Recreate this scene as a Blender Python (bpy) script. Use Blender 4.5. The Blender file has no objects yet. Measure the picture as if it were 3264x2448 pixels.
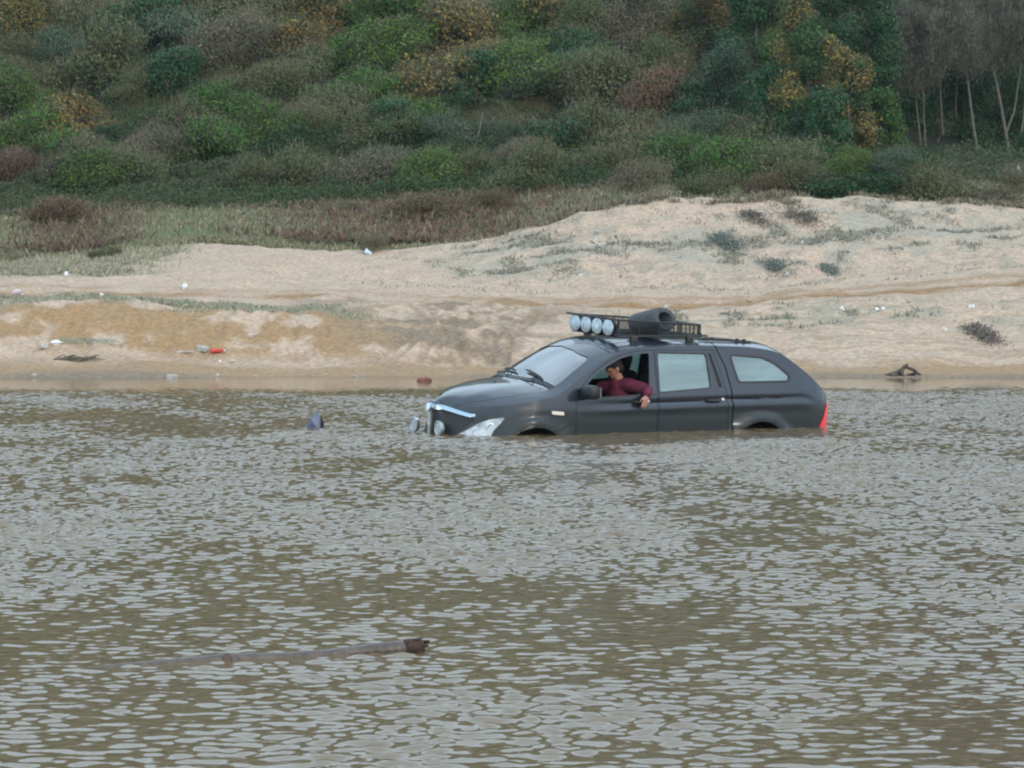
import bpy, bmesh, math, random
import numpy as np
from mathutils import Vector, Matrix
sc = bpy.context.scene
R = math.radians

# ------------------------------------------------------------------ camera
FPX, CX, CY, CH = 10320.0, 1632.0, 1224.0, 2.0
PIT = math.atan((CY - 837) / FPX)
cd = bpy.data.cameras.new('camera'); cam = bpy.data.objects.new('camera', cd)
sc.collection.objects.link(cam); sc.camera = cam
cam.location = (0, 0, CH); cam.rotation_euler = (R(90) - PIT, 0, 0)
cd.sensor_width = 36; cd.lens = 36 * FPX / 3264
cd.clip_start = 0.5; cd.clip_end = 3000

# ------------------------------------------------------------------ world and sun
SUN_EL, SUN_ROT = R(22), R(150)
w = bpy.data.worlds.new('World'); sc.world = w; w.use_nodes = True
nt = w.node_tree; nt.nodes.clear()
sky = nt.nodes.new('ShaderNodeTexSky'); sky.sky_type = 'NISHITA'; sky.sun_disc = False
sky.sun_elevation = SUN_EL; sky.sun_rotation = SUN_ROT; sky.dust_density = 2.5; sky.air_density = 1.0
tc = nt.nodes.new('ShaderNodeTexCoord')
mp = nt.nodes.new('ShaderNodeMapping'); mp.inputs['Scale'].default_value = (1, 1, 3)
nz = nt.nodes.new('ShaderNodeTexNoise'); nz.inputs['Scale'].default_value = 2.2; nz.inputs['Detail'].default_value = 6
rp = nt.nodes.new('ShaderNodeMapRange'); rp.inputs[1].default_value = .35; rp.inputs[2].default_value = .6
rp.inputs[3].default_value = .55; rp.inputs[4].default_value = .95
mx = nt.nodes.new('ShaderNodeMix'); mx.data_type = 'RGBA'
mx.inputs['B'].default_value = (7.0, 8.9, 10.6, 1)
bg = nt.nodes.new('ShaderNodeBackground'); bg.inputs['Strength'].default_value = .15
wo = nt.nodes.new('ShaderNodeOutputWorld')
nt.links.new(tc.outputs['Generated'], mp.inputs[0]); nt.links.new(mp.outputs[0], nz.inputs['Vector'])
nt.links.new(nz.outputs[0], rp.inputs[0]); nt.links.new(rp.outputs[0], mx.inputs['Factor'])
nt.links.new(sky.outputs[0], mx.inputs['A']); # an overcast sky is brighter overhead than near the horizon
sx = nt.nodes.new('ShaderNodeSeparateXYZ'); nt.links.new(tc.outputs['Generated'], sx.inputs[0])
zr = nt.nodes.new('ShaderNodeMapRange'); zr.inputs[1].default_value = .05; zr.inputs[2].default_value = .75; zr.inputs[3].default_value = .80; zr.inputs[4].default_value = 1.25
nt.links.new(sx.outputs['Z'], zr.inputs[0])
vm = nt.nodes.new('ShaderNodeVectorMath'); vm.operation = 'SCALE'; nt.links.new(mx.outputs['Result'], vm.inputs[0]); nt.links.new(zr.outputs[0], vm.inputs['Scale'])
nt.links.new(vm.outputs[0], bg.inputs[0])
nt.links.new(bg.outputs[0], wo.inputs[0])
sd = bpy.data.lights.new('sun', 'SUN'); sun = bpy.data.objects.new('sun', sd); sc.collection.objects.link(sun)
sd.energy = 1.1; sd.angle = R(10); sd.color = (1, .86, .7)
sv = Vector((math.sin(SUN_ROT) * math.cos(SUN_EL), math.cos(SUN_ROT) * math.cos(SUN_EL), math.sin(SUN_EL)))
sun.rotation_euler = sv.to_track_quat('Z', 'Y').to_euler()
sc.view_settings.view_transform = 'Standard'; sc.view_settings.look = 'None'
sc.view_settings.exposure = .12; sc.view_settings.gamma = 1
sc.cycles.filter_width = 2.1
sc.cycles.max_bounces = 6; sc.cycles.transparent_max_bounces = 12

# ------------------------------------------------------------------ helpers
rng = np.random.default_rng(7); random.seed(7)
def ss(a, b, x):
    t = np.clip((np.asarray(x, float) - a) / (b - a), 0, 1); return t * t * (3 - 2 * t)
_tab = np.random.default_rng(3).random((512, 512))
def vnoise(x, y):
    x = np.asarray(x, float); y = np.asarray(y, float)
    xi = np.floor(x).astype(int); yi = np.floor(y).astype(int); fx = x - xi; fy = y - yi
    fx = fx * fx * (3 - 2 * fx); fy = fy * fy * (3 - 2 * fy)
    g = lambda a, b: _tab[a & 511, b & 511]
    return (g(xi, yi) * (1 - fx) + g(xi + 1, yi) * fx) * (1 - fy) + (g(xi, yi + 1) * (1 - fx) + g(xi + 1, yi + 1) * fx) * fy
def fbm(x, y, o=4):
    s = 0; a = .5; f = 1.
    for i in range(o): s = s + a * vnoise(x * f + i * 17.3, y * f + i * 9.1); a *= .5; f *= 2.03
    return s / (1 - .5 ** o)
def hill_ray(px, py, D):
    u = -(py - CY) / FPX; t = D / (math.cos(PIT) + u * math.sin(PIT))
    return np.array([(px - CX) / FPX * t, D, CH + (-math.sin(PIT) + u * math.cos(PIT)) * t])
def proj(P):
    X, Y, Z = P[..., 0], P[..., 1], P[..., 2] - CH
    d = Y * math.cos(PIT) - Z * math.sin(PIT); u = Y * math.sin(PIT) + Z * math.cos(PIT)
    return CX + FPX * X / d, CY - FPX * u / d

def mk_mesh(name, V, F, col=None, smooth=False):
    V = np.asarray(V, np.float32); F = np.asarray(F, np.int32); n, k = F.shape
    me = bpy.data.meshes.new(name)
    me.vertices.add(len(V)); me.vertices.foreach_set('co', V.ravel())
    me.loops.add(n * k); me.loops.foreach_set('vertex_index', F.ravel())
    me.polygons.add(n); me.polygons.foreach_set('loop_start', np.arange(0, n * k, k, dtype=np.int32))
    me.polygons.foreach_set('loop_total', np.full(n, k, np.int32))
    if smooth: me.polygons.foreach_set('use_smooth', np.ones(n, bool))
    if col is not None:
        c = np.ones((len(V), 4), np.float32); c[:, :3] = col
        a = me.color_attributes.new('Col', 'FLOAT_COLOR', 'POINT'); a.data.foreach_set('color', c.ravel())
    me.update(calc_edges=True)
    return me
def link(name, me, mat=None, parent=None, loc=None):
    o = bpy.data.objects.new(name, me); sc.collection.objects.link(o)
    if mat is not None and me is not None and not me.materials: me.materials.append(mat)
    if parent is not None: o.parent = parent
    if loc is not None: o.location = loc
    return o
def tag(o, label=None, cat=None, group=None, kind=None):
    for k, v in (('label', label), ('category', cat), ('group', group), ('kind', kind)):
        if v: o[k] = v
    return o
def empty(name, loc=(0, 0, 0), rz=0):
    o = bpy.data.objects.new(name, None); sc.collection.objects.link(o)
    o.location = loc; o.rotation_euler = (0, 0, rz); o.empty_display_size = .2; return o
def grid_faces(nr, ncol):
    i = np.arange(nr - 1)[:, None] * ncol + np.arange(ncol - 1)[None, :]
    return np.stack([i, i + 1, i + ncol + 1, i + ncol], -1).reshape(-1, 4)

class MB:                                                # small mesh builder
    def __init__(s): s.v = []; s.f = []
    def box(s, c, d, M=None):
        b = len(s.v)
        for z in (-.5, .5):
            for x, y in ((-.5, -.5), (.5, -.5), (.5, .5), (-.5, .5)):
                p = Vector((x * d[0], y * d[1], z * d[2]))
                if M: p = M @ p
                s.v.append(tuple(p + Vector(c)))
        for f in ((3, 2, 1, 0), (4, 5, 6, 7), (0, 1, 5, 4), (1, 2, 6, 5), (2, 3, 7, 6), (3, 0, 4, 7)):
            s.f.append([b + i for i in f]); 
        return s
    def tube(s, pts, rad, n=8, cap=True):
        pts = [Vector(p) for p in pts]
        if not hasattr(rad, '__len__'): rad = [rad] * len(pts)
        b = len(s.v); prev = None
        for i, p in enumerate(pts):
            t = (pts[min(i + 1, len(pts) - 1)] - pts[max(i - 1, 0)]).normalized()
            if prev is None:
                a = Vector((0, 0, 1)) if abs(t.z) < .9 else Vector((1, 0, 0)); u = t.cross(a).normalized()
            else: u = (prev - t * prev.dot(t)).normalized()
            prev = u; v = t.cross(u)
            for k in range(n):
                a = 2 * math.pi * k / n; s.v.append(tuple(p + (u * math.cos(a) + v * math.sin(a)) * rad[i]))
        for i in range(len(pts) - 1):
            for k in range(n):
                k2 = (k + 1) % n; s.f.append([b + i * n + k, b + i * n + k2, b + (i + 1) * n + k2, b + (i + 1) * n + k])
        if cap:
            s.f.append([b + k for k in range(n)][::-1]); s.f.append([b + (len(pts) - 1) * n + k for k in range(n)])
        return s
    def lathe(s, prof, c, axis, n=20, close=False):      # prof: (distance along axis, radius)
        ax = Vector(axis).normalized(); a = Vector((0, 0, 1)) if abs(ax.z) < .9 else Vector((1, 0, 0))
        u = ax.cross(a).normalized(); v = ax.cross(u); b = len(s.v); m = len(prof); c = Vector(c)
        for h, r in prof:
            for k in range(n):
                t = 2 * math.pi * k / n; s.v.append(tuple(c + ax * h + (u * math.cos(t) + v * math.sin(t)) * r))
        rr = range(m) if close else range(m - 1)
        for i in rr:
            j = (i + 1) % m
            for k in range(n):
                k2 = (k + 1) % n; s.f.append([b + i * n + k, b + i * n + k2, b + j * n + k2, b + j * n + k])
        if not close:
            s.f.append([b + k for k in range(n)][::-1]); s.f.append([b + (m - 1) * n + k for k in range(n)])
        return s
    def mesh(s, name, smooth=True, ang=40, bevel=0):
        me = bpy.data.meshes.new(name); me.from_pydata(s.v, [], s.f)
        bm = bmesh.new(); bm.from_mesh(me)
        bmesh.ops.recalc_face_normals(bm, faces=bm.faces)
        if bevel:
            bmesh.ops.bevel(bm, geom=list(bm.edges), offset=bevel, segments=2, affect='EDGES', profile=.6)
        bm.to_mesh(me); bm.free()
        if smooth:
            me.polygons.foreach_set('use_smooth', [True] * len(me.polygons)); me.set_sharp_from_angle(angle=R(ang))
        me.update(); return me
    def build(s, name, mat, parent=None, loc=None, **k): return link(name, s.mesh(name, **k), mat, parent, loc)

# ------------------------------------------------------------------ materials
def mat(name, col=(.5, .5, .5), rough=.5, metal=0, spec=.5, noise=0, nscale=8, col2=None, bump=0, bscale=40, coat=0, attr=False,
        detail=5, rnd=0, emit=None, transl=0):
    m = bpy.data.materials.new(name); m.use_nodes = True; t = m.node_tree; L = t.links
    p = t.nodes['Principled BSDF']; p.inputs['Roughness'].default_value = rough; p.inputs['Metallic'].default_value = metal
    p.inputs['Specular IOR Level'].default_value = spec; p.inputs['Coat Weight'].default_value = coat
    p.inputs['Base Color'].default_value = (*col, 1)
    co = t.nodes.new('ShaderNodeTexCoord').outputs['Object']
    src = None
    if attr:
        a = t.nodes.new('ShaderNodeAttribute'); a.attribute_name = 'Col'; src = a.outputs['Color']
    if noise:
        n = t.nodes.new('ShaderNodeTexNoise'); n.inputs['Scale'].default_value = nscale; n.inputs['Detail'].default_value = detail
        L.new(co, n.inputs['Vector'])
        r = t.nodes.new('ShaderNodeMapRange'); r.inputs[1].default_value = .35; r.inputs[2].default_value = .65
        L.new(n.outputs[0], r.inputs[0])
        x = t.nodes.new('ShaderNodeMix'); x.data_type = 'RGBA'
        L.new(r.outputs[0], x.inputs['Factor'])
        if src is None:
            x.inputs['A'].default_value = (*col, 1); x.inputs['B'].default_value = (*(col2 or [c * (1 - noise) for c in col]), 1)
        else:
            x.blend_type = 'MULTIPLY'; L.new(src, x.inputs['A']); x.inputs['B'].default_value = (1 - noise, 1 - noise, 1 - noise, 1)
        src = x.outputs['Result']
    if rnd:
        oi = t.nodes.new('ShaderNodeObjectInfo'); h = t.nodes.new('ShaderNodeHueSaturation')
        m1 = t.nodes.new('ShaderNodeMapRange'); m1.inputs[3].default_value = .5 - .03 * rnd; m1.inputs[4].default_value = .5 + .03 * rnd
        m2 = t.nodes.new('ShaderNodeMapRange'); m2.inputs[3].default_value = 1 - .35 * rnd; m2.inputs[4].default_value = 1 + .35 * rnd
        mm = t.nodes.new('ShaderNodeMath'); mm.operation = 'MULTIPLY'; mm.inputs[1].default_value = 7.13
        fr = t.nodes.new('ShaderNodeMath'); fr.operation = 'FRACT'
        L.new(oi.outputs['Random'], m1.inputs[0]); L.new(oi.outputs['Random'], mm.inputs[0]); L.new(mm.outputs[0], fr.inputs[0]); L.new(fr.outputs[0], m2.inputs[0])
        L.new(m1.outputs[0], h.inputs['Hue']); L.new(m2.outputs[0], h.inputs['Value'])
        L.new(src, h.inputs['Color']) if src else None
        src = h.outputs['Color']
    if src is not None: L.new(src, p.inputs['Base Color'])
    if bump:
        n = t.nodes.new('ShaderNodeTexNoise'); n.inputs['Scale'].default_value = bscale; n.inputs['Detail'].default_value = 6
        L.new(co, n.inputs['Vector']); b = t.nodes.new('ShaderNodeBump'); b.inputs['Strength'].default_value = 1
        b.inputs['Distance'].default_value = bump; L.new(n.outputs[0], b.inputs['Height']); L.new(b.outputs[0], p.inputs['Normal'])
    if transl:
        tr = t.nodes.new('ShaderNodeBsdfTranslucent'); ms = t.nodes.new('ShaderNodeMixShader'); ms.inputs[0].default_value = transl
        L.new(src, tr.inputs[0]) if src else None
        L.new(p.outputs[0], ms.inputs[1]); L.new(tr.outputs[0], ms.inputs[2]); L.new(ms.outputs[0], t.nodes['Material Output'].inputs[0])
    return m
M_leaf = mat('leaf', attr=True, rough=.75, spec=.25, rnd=.45, transl=.2)
M_scrub = mat('scrub_leaf', attr=True, rough=.8, spec=.2, transl=.2)
M_twig = mat('twig', (.16, .13, .10), rough=.9, noise=.4)
M_bark = mat('bark', (.17, .155, .125), rough=.9, noise=.5, nscale=6, bump=.01)
M_palebark = mat('pale_bark', (.27, .26, .22), rough=.9, noise=.3)
M_ground = mat('ground', attr=True, rough=.95, spec=.15, noise=.3, nscale=11, bump=.05, bscale=14, detail=10)
M_chrome = mat('chrome', (.75, .8, .84), rough=.22, metal=1)
M_black = mat('black_plastic', (.018, .02, .021), rough=.5, noise=.4)
M_dark = mat('dark_interior', (.012, .013, .014), rough=.8)
M_rubber = mat('rubber', (.02, .02, .02), rough=.85)
M_rack = mat('rack_steel', (.03, .033, .035), rough=.5, metal=.3)
M_roll = mat('grey_rubber_roll', (.060, .068, .076), rough=.75, noise=.35, nscale=10, bump=.004)
M_skin = mat('skin', (.42, .22, .165), rough=.55, noise=.15, nscale=30)
M_hair = mat('hair', (.012, .010, .008), rough=.7, noise=.5, nscale=60)
M_sweater = mat('maroon_knit', (.13, .015, .040), rough=.9, noise=.35, nscale=25, bump=.003, bscale=90)
M_red = mat('red_lens', (.85, .02, .03), rough=.2, coat=.6)
M_white = mat('white_plastic', (.75, .76, .74), rough=.5, noise=.2)
M_redp = mat('red_plastic', (.6, .06, .04), rough=.5, noise=.3)
M_amber = mat('pale_lens', (.75, .68, .6), rough=.2, coat=.5)

# ------------------------------------------------------------------ ground
cols = np.array([-3500, 0, 300, 450, 600, 800, 1000, 1180, 1400, 1600, 1720, 1850, 2000, 2200, 2600, 2900, 3264, 6500], float)
def row(*v): return np.array(v, float)
knD = [46, 52, 56.1, 58.5, 61, 66, 69, 72, 80, 84, 104, 112, 125, 150, 200, 420]
knY = {
 3: row(1150,1150,1150,1150,1150,1152,1155,1158,1160,1162,1163,1164,1165,1165,1165,1165,1165,1165),
 4: row(985,985,978,978,985,1000,1015,1030,1045,1050,1052,1055,1058,1060,1062,1065,1068,1068),
 5: row(940,940,948,955,960,962,962,966,975,982,985,988,990,988,968,938,905,860),
 6: row(912,912,914,914,915,920,927,932,938,942,945,948,948,944,926,899,870,830),
 7: row(893,893,886,882,880,882,888,894,905,912,917,920,922,918,900,876,852,800),
 8: row(850,850,825,796,784,783,795,810,782,754,712,662,638,620,622,640,657,660),
 10: row(668,668,655,650,648,645,640,636,620,606,590,575,565,560,556,552,560,560),
 11: row(470,470,470,470,470,470,470,470,465,460,455,450,450,450,455,500,520,520),
 12: row(90,90,90,90,90,90,90,90,90,90,90,90,90,90,110,260,330,330),
}
Zk = []; Dk = []
for k, D in enumerate(knD):
    Dc = np.full(len(cols), float(D))
    if k == 11: Dc += np.interp(cols, [2700, 3000], [0, 6])
    if k == 12: Dc += np.interp(cols, [2700, 3000], [0, 10])
    if k in knY: z = np.array([hill_ray(0, y, d)[2] for y, d in zip(knY[k], Dc)])
    elif k == 0: z = np.full(len(cols), -1.3)
    elif k == 1: z = np.full(len(cols), -.45)
    elif k == 2: z = np.zeros(len(cols))
    elif k == 9:
        z = Zk[8] + np.interp(cols, [0, 300, 800, 1180, 1600, 1850], [.38, .1, .1, .1, -.5, -.8])
    elif k == 13: z = np.full(len(cols), 21.)
    elif k == 14: z = np.full(len(cols), 52.)
    else: z = np.full(len(cols), 60.)
    Zk.append(z); Dk.append(Dc)
Zk = np.array(Zk); Dk = np.array(Dk)
gc = np.concatenate([np.linspace(-3500, -350, 40), np.arange(-340, 3620, 8), np.linspace(3640, 6500, 40)])
kp = np.concatenate([np.linspace(0, 2, 20)[:-1], np.linspace(2, 3, 26)[:-1], np.linspace(3, 4, 30)[:-1], np.linspace(4, 5, 44)[:-1],
                     np.linspace(5, 7, 50)[:-1], np.linspace(7, 8, 70)[:-1], np.linspace(8, 10, 70)[:-1], np.linspace(10, 12, 60)[:-1], np.linspace(12, 15, 30)])
def colint(A):                                            # smooth interpolation across columns then knots
    B = np.array([np.interp(gc, cols, r) for r in A])
    ker = np.hanning(17); ker /= ker.sum()
    B = np.array([np.convolve(np.pad(r, 8, 'edge'), ker, 'valid') for r in B])
    i = np.clip(np.floor(kp).astype(int), 0, len(knD) - 2); f = (kp - i)[:, None]
    return B[i] * (1 - f) + B[i + 1] * f
GD = colint(Dk); GZ = colint(Zk)
def vsmooth(A, n):
    ker = np.hanning(n + 2)[1:-1]; ker /= ker.sum(); h = n // 2
    P = np.pad(A, ((h, h), (0, 0)), 'edge'); return sum(ker[i] * P[i:i + A.shape[0]] for i in range(n))
fix = GZ.copy(); GZ = vsmooth(GZ, 13)
PX = np.broadcast_to(gc, GD.shape)
GX = (PX - CX) / FPX * GD
K = np.broadcast_to(kp[:, None], GD.shape)
land = ss(2.0, 2.5, K)
sandm = ss(2.2, 3, K) * (1 - ss(9, 9.5, K))
GZ = GZ + land * (fbm(GX * .8, GD * .8) - .5) * .30 * sandm + land * (fbm(GX * 2.5, GD * 2.5, 6) - .5) * .09 * sandm
GZ = GZ + (fbm(GX * .45 + 40, GD * .45) - .5) * (1.8 - 1.5 * ss(2800, 2950, PX)) * ss(9.9, 11, K) * (1 - ss(12.5, 14, K))
# wheel ruts and slumped sand between the left scarp and the car
rut = np.exp(-((PX - 1450 - 60 * np.sin(GD * 1.3)) / 330) ** 2) * ss(3, 3.4, K) * (1 - ss(5.0, 5.6, K))
GZ = GZ + rut * (np.abs(fbm(GX * 1.7 + .6 * GD, GD * 1.1) - .5) * -.6 + .07)
scar = (1 - ss(1000, 1300, PX)) * ss(3, 3.3, K) * (1 - ss(4, 4.3, K))
GZ = GZ + scar * (np.abs(fbm(GX * 2.2, GD * .7 + 5) - .5) * -.32 + .05)
arcs = 0 * K                                              # tyre ruts sweeping down from the track to the water
for a0, b0, p0 in ((1330, 150, 1.6), (1375, 150, 1.6), (1180, 260, 1.2), (1228, 262, 1.2), (1560, 60, 2.2), (1610, 62, 2.2), (1460, -120, 1.0), (1505, -122, 1.0)):
    pc = a0 + b0 * np.clip(K - 2.9, 0, 3) ** p0 / 1.6
    arcs = np.maximum(arcs, np.exp(-((PX - pc) / 13) ** 2) * ss(2.9, 3.2, K) * (1 - ss(4.7, 5.3, K)) * (.5 + .5 * ss(.35, .55, fbm(GX * 2, GD * 2))))
arcs = np.maximum(arcs, .8 * np.exp(-((K - 4.15 - .0009 * (PX - 1500)) / .035) ** 2) * ss(1350, 1500, PX) * (1 - ss(1900, 2200, PX)))
GZ = GZ - .07 * arcs
GZ = GZ - .02 * np.exp(-((K - 5.35 - .2 * (fbm(GX * .5, GD * .1) - .5)) / .12) ** 2) - .02 * np.exp(-((K - 5.8) / .12) ** 2)
GZ = GZ + (fbm(GX * .25, 3 + 0 * GX) - .5) * .25 * np.exp(-((K - 2.4) / .5) ** 2)
# colours of the bare ground, with the tree hollow's shade painted in
n1 = fbm(GX * .45, GD * .45); n2 = fbm(GX * 1.6 + 9, GD * 1.6); n3 = fbm(GX * 5, GD * 5 + 3)
tread = rut * 0
def mixc(A, c, m): return A * (1 - m[..., None]) + np.array(c) * m[..., None]
C = np.zeros(GD.shape + (3,)) + np.array((.55, .41, .30))
C = mixc(C, (.46, .345, .25), ss(.35, .65, n2) * .5); C = mixc(C, (.36, .26, .17), ss(.55, .62, fbm(GX * 1.2 + 30, GD * 7)) * ss(900, 1300, PX) * (1 - ss(6.0, 6.4, K)) * .6)
n4 = fbm(GX * 2.6 + 60, GD * 2.6 + 20, 5)
C = mixc(C, (.33, .275, .215), ss(.53, .66, n4) * ss(1100, 1500, PX) * ss(6.6, 7.1, K) * .75)
C = mixc(C, (.43, .35, .27), ss(.58, .66, n4) * .5)
C = mixc(C, (.58, .445, .335), ss(.55, .75, n3) * .3)
wet = (1 - ss(2.5, 3.3, K + (n1 - .5) * .9))
C = mixc(C, (.36, .235, .13), np.clip(wet * 1.1, 0, 1) * .85)
C = mixc(C, (.26, .20, .145), (1 - ss(2.05, 2.45, K + (n2 - .5) * .3)))
och = (1 - ss(1050, 1750, PX)) * ss(3.0, 3.3, K) * (1 - ss(3.95, 4.5, K + (n2 - .5) * .5)) * ss(.3, .5, n2)
C = mixc(C, (.36, .215, .095), och * .8)
C = mixc(C, (.27, .21, .15), np.clip(rut * ss(.42, .6, n2) * 1.1, 0, 1))
C = mixc(C, (.30, .225, .15), arcs * .75)
trk = np.exp(-((K - 5.4 - .2 * (fbm(GX * .5, GD * .1) - .5)) / .16) ** 2) + np.exp(-((K - 5.85) / .1) ** 2) * .6
C = mixc(C, (.33, .20, .10), np.clip(trk * ss(.2, .45, n1 + .25 * ss(1900, 2400, PX)) * 1.0, 0, 1))
C = mixc(C, (.32, .22, .13), np.clip(np.exp(-((K - 4.75) / .2) ** 2) * (1 - ss(1500, 2000, PX)) * ss(.4, .6, n2), 0, 1) * .7)
gstrip = (1 - ss(950, 1250, PX)) * np.exp(-((K - 4.45) / .33) ** 4) * ss(.28, .5, n2)
gdune = ss(1250, 1700, PX) * (1 - ss(2900, 3400, PX) * .5) * ss(7.05, 7.3, K) * (1 - ss(7.8, 8.1, K)) * ss(.40, .58, n1 * .6 + n2 * .4)
gright = ss(1900, 2300, PX) * np.exp(-((K - 4.6) / .4) ** 4) * ss(.40, .62, n2)
gleft = (1 - ss(330, 700, PX + (n1 - .5) * 400)) * ss(6.9, 7.2, K)
gmead = ss(8.15, 8.5, K + (n2 - .5) * .3)
C = mixc(C, (.20, .20, .12), gstrip * .8); C = mixc(C, (.40, .365, .29), gdune * .75); C = mixc(C, (.30, .30, .23), gright * .5)
C = mixc(C, (.31, .28, .20), gleft * .9); C = mixc(C, (.22, .21, .12), gmead); C = mixc(C, (.15, .18, .075), gmead * ss(.45, .6, n1) * ss(150, 400, PX) * (1 - ss(900, 1200, PX)))
C = mixc(C, (.10, .09, .05), ss(9.5, 10.2, K)); C = mixc(C, (.035, .038, .025), ss(10.4, 10.9, K) * ss(2800, 2900, PX))  # last mix paints the shade under the right-hand trees into the ground
GP = np.stack([GX, GD, GZ], -1)
ground = link('ground', mk_mesh('ground', GP.reshape(-1, 3), grid_faces(*GD.shape), C.reshape(-1, 3), smooth=True), M_ground)
tag(ground, kind='structure')
_, GY = proj(GP)
def colix(px): return int(np.clip(np.searchsorted(gc, px), 1, len(gc) - 1))
def gz(px, D):
    j = colix(px); return float(np.interp(D, GD[:, j], GZ[:, j]))
def at(px, D): return np.array([(px - CX) / FPX * D, D, gz(px, D)])
def hit(px, py):                                          # point of the ground seen at a photo position
    j = colix(px); y = np.minimum.accumulate(GY[:, j]); i = int(np.argmax(y <= py))
    if i == 0: i = len(y) - 1
    return GP[i, j].copy()
def kat(px, D):
    j = colix(px); return float(np.interp(D, GD[:, j], kp))

# ------------------------------------------------------------------ water
def make_water():
    px = np.concatenate([np.linspace(-9000, -300, 60), np.arange(-290, 3560, 6), np.linspace(3600, 12000, 60)])
    D = np.concatenate([np.linspace(2, 10, 30), np.arange(10.05, 58.6, .027)])
    PXW, DD = np.meshgrid(px, D); X = (PXW - CX) / FPX * DD; Y = DD
    Z = np.zeros_like(X); r = np.random.default_rng(11)
    for lam0, lam1, n, a in ((.075, .14, 42, .00125), (.12, .23, 34, .0017), (.22, .5, 14, .0016), (1.2, 3., 5, .006)):
        for i in range(n):
            lam = r.uniform(lam0, lam1); th = r.normal(R(264), R(38)); k = 2 * math.pi / lam
            Z += a * r.uniform(.5, 1.2) * (lam / (lam0 + lam1) * 2) * np.sin(k * (math.cos(th) * X + math.sin(th) * Y) + r.uniform(0, 7)
                 + 1.5 * vnoise(X * .6 + i, Y * .6))
    Z = Z * .56 * (.72 + .56 * ss(.3, .68, fbm(X * 1.1 + 20, Y * .55 + 5, 3)))
    patch = .66 + .68 * ss(.3, .70, fbm(X * .5 + 3, Y * .26 + 1, 4)) 
    patch = patch * (.72 + .46 * ss(15, 27, Y)) * (1 - .38 * (1 - ss(-2.2, .6, X)) * (1 - ss(15, 19, Y)))
    calm = 1 - .72 * ss(43, 52, Y + (fbm(X * .25, Y * .2) - .5) * 8 - 5 * ss(3, 6, X)) 
    calm = calm * (1 - .55 * np.exp(-(((X - 2.1) * .88 + (Y - 37.2) * .47) / 2.9) ** 4 - ((-(X - 2.1) * .47 + (Y - 37.6) * .88 + .3) / 1.3) ** 4))
    calm = calm * (1 - .45 * np.exp(-((X + 4.2) / 3.4) ** 4 - ((Y - 42) / 3.5) ** 4))
    Z *= patch * calm * (1 - .8 * ss(48.5, 52.5, Y + fbm(X * .3, Y * .3) * 2 - 1)) * (1 - ss(54, 56.5, Y))
    me = mk_mesh('water', np.stack([X, Y, Z], -1).reshape(-1, 3), grid_faces(*X.shape), smooth=True)
    m = bpy.data.materials.new('muddy_water'); m.use_nodes = True; t = m.node_tree; L = t.links; p = t.nodes['Principled BSDF']
    p.inputs['Roughness'].default_value = .05; p.inputs['IOR'].default_value = 1.333
    co = t.nodes.new('ShaderNodeTexCoord').outputs['Object']
    n = t.nodes.new('ShaderNodeTexNoise'); n.inputs['Scale'].default_value = .35; n.inputs['Detail'].default_value = 4
    L.new(co, n.inputs['Vector']); x = t.nodes.new('ShaderNodeMix'); x.data_type = 'RGBA'
    x.inputs['A'].default_value = (.140, .098, .050, 1); x.inputs['B'].default_value = (.158, .115, .070, 1)
    L.new(n.outputs[0], x.inputs['Factor']); L.new(x.outputs['Result'], p.inputs['Base Color'])
    n2 = t.nodes.new('ShaderNodeTexNoise'); n2.inputs['Scale'].default_value = 16; n2.inputs['Detail'].default_value = 3
    L.new(co, n2.inputs['Vector']); b = t.nodes.new('ShaderNodeBump'); b.inputs['Distance'].default_value = .0022; b.inputs['Strength'].default_value = .6
    L.new(n2.outputs[0], b.inputs['Height']); L.new(b.outputs[0], p.inputs['Normal'])
    tag(link('water', me, m), kind='structure')
make_water()
# ------------------------------------------------------------------ vegetation builders
def frames(N, r):                                         # two random tangents per normal
    a = r.normal(size=N.shape); u = np.cross(N, a); u /= np.linalg.norm(u, axis=1, keepdims=True) + 1e-9
    return u, np.cross(N, u)
def leaves(P, N, size, col, r, aspect=.55, k=.86):                # one small leaf-shaped quad per point
    u, v = frames(N, r); s = size[:, None] * k
    V = np.stack([P - u * s, P - v * s * aspect, P + u * s, P + v * s * aspect], 1).reshape(-1, 3)
    F = np.arange(len(P) * 4).reshape(-1, 4); return V, F, np.repeat(col, 4, 0)
def unit(A): return A / (np.linalg.norm(A, axis=-1, keepdims=True) + 1e-9)
KIND = {  # main colour, second colour, leaf size
 'G': ((.050, .135, .018), (.115, .215, .028), .050), 'D': ((.020, .085, .034), (.040, .130, .048), .055), 'O': ((.090, .120, .040), (.165, .175, .070), .042),
 'B': ((.145, .125, .085), (.22, .185, .12), .036), 'Y': ((.20, .145, .045), (.31, .215, .065), .055), 'R': ((.16, .080, .055), (.22, .12, .075), .038), 'S': ((.065, .125, .075), (.12, .17, .11), .042)}
def crown_pts(n, lobes, r, shellness=.35):
    L = np.array(lobes); k = r.choice(len(L), n, p=(L[:, 3] * L[:, 4] * L[:, 5]) ** .66 / ((L[:, 3] * L[:, 4] * L[:, 5]) ** .66).sum())
    d = unit(r.normal(size=(n, 3))); rad = (1 - shellness * r.random(n) ** 1.6) * (1 + .17 * r.normal(size=n))
    return L[k, :3] + d * rad[:, None] * L[k, 3:6], d / L[k, 3:6], k
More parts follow.
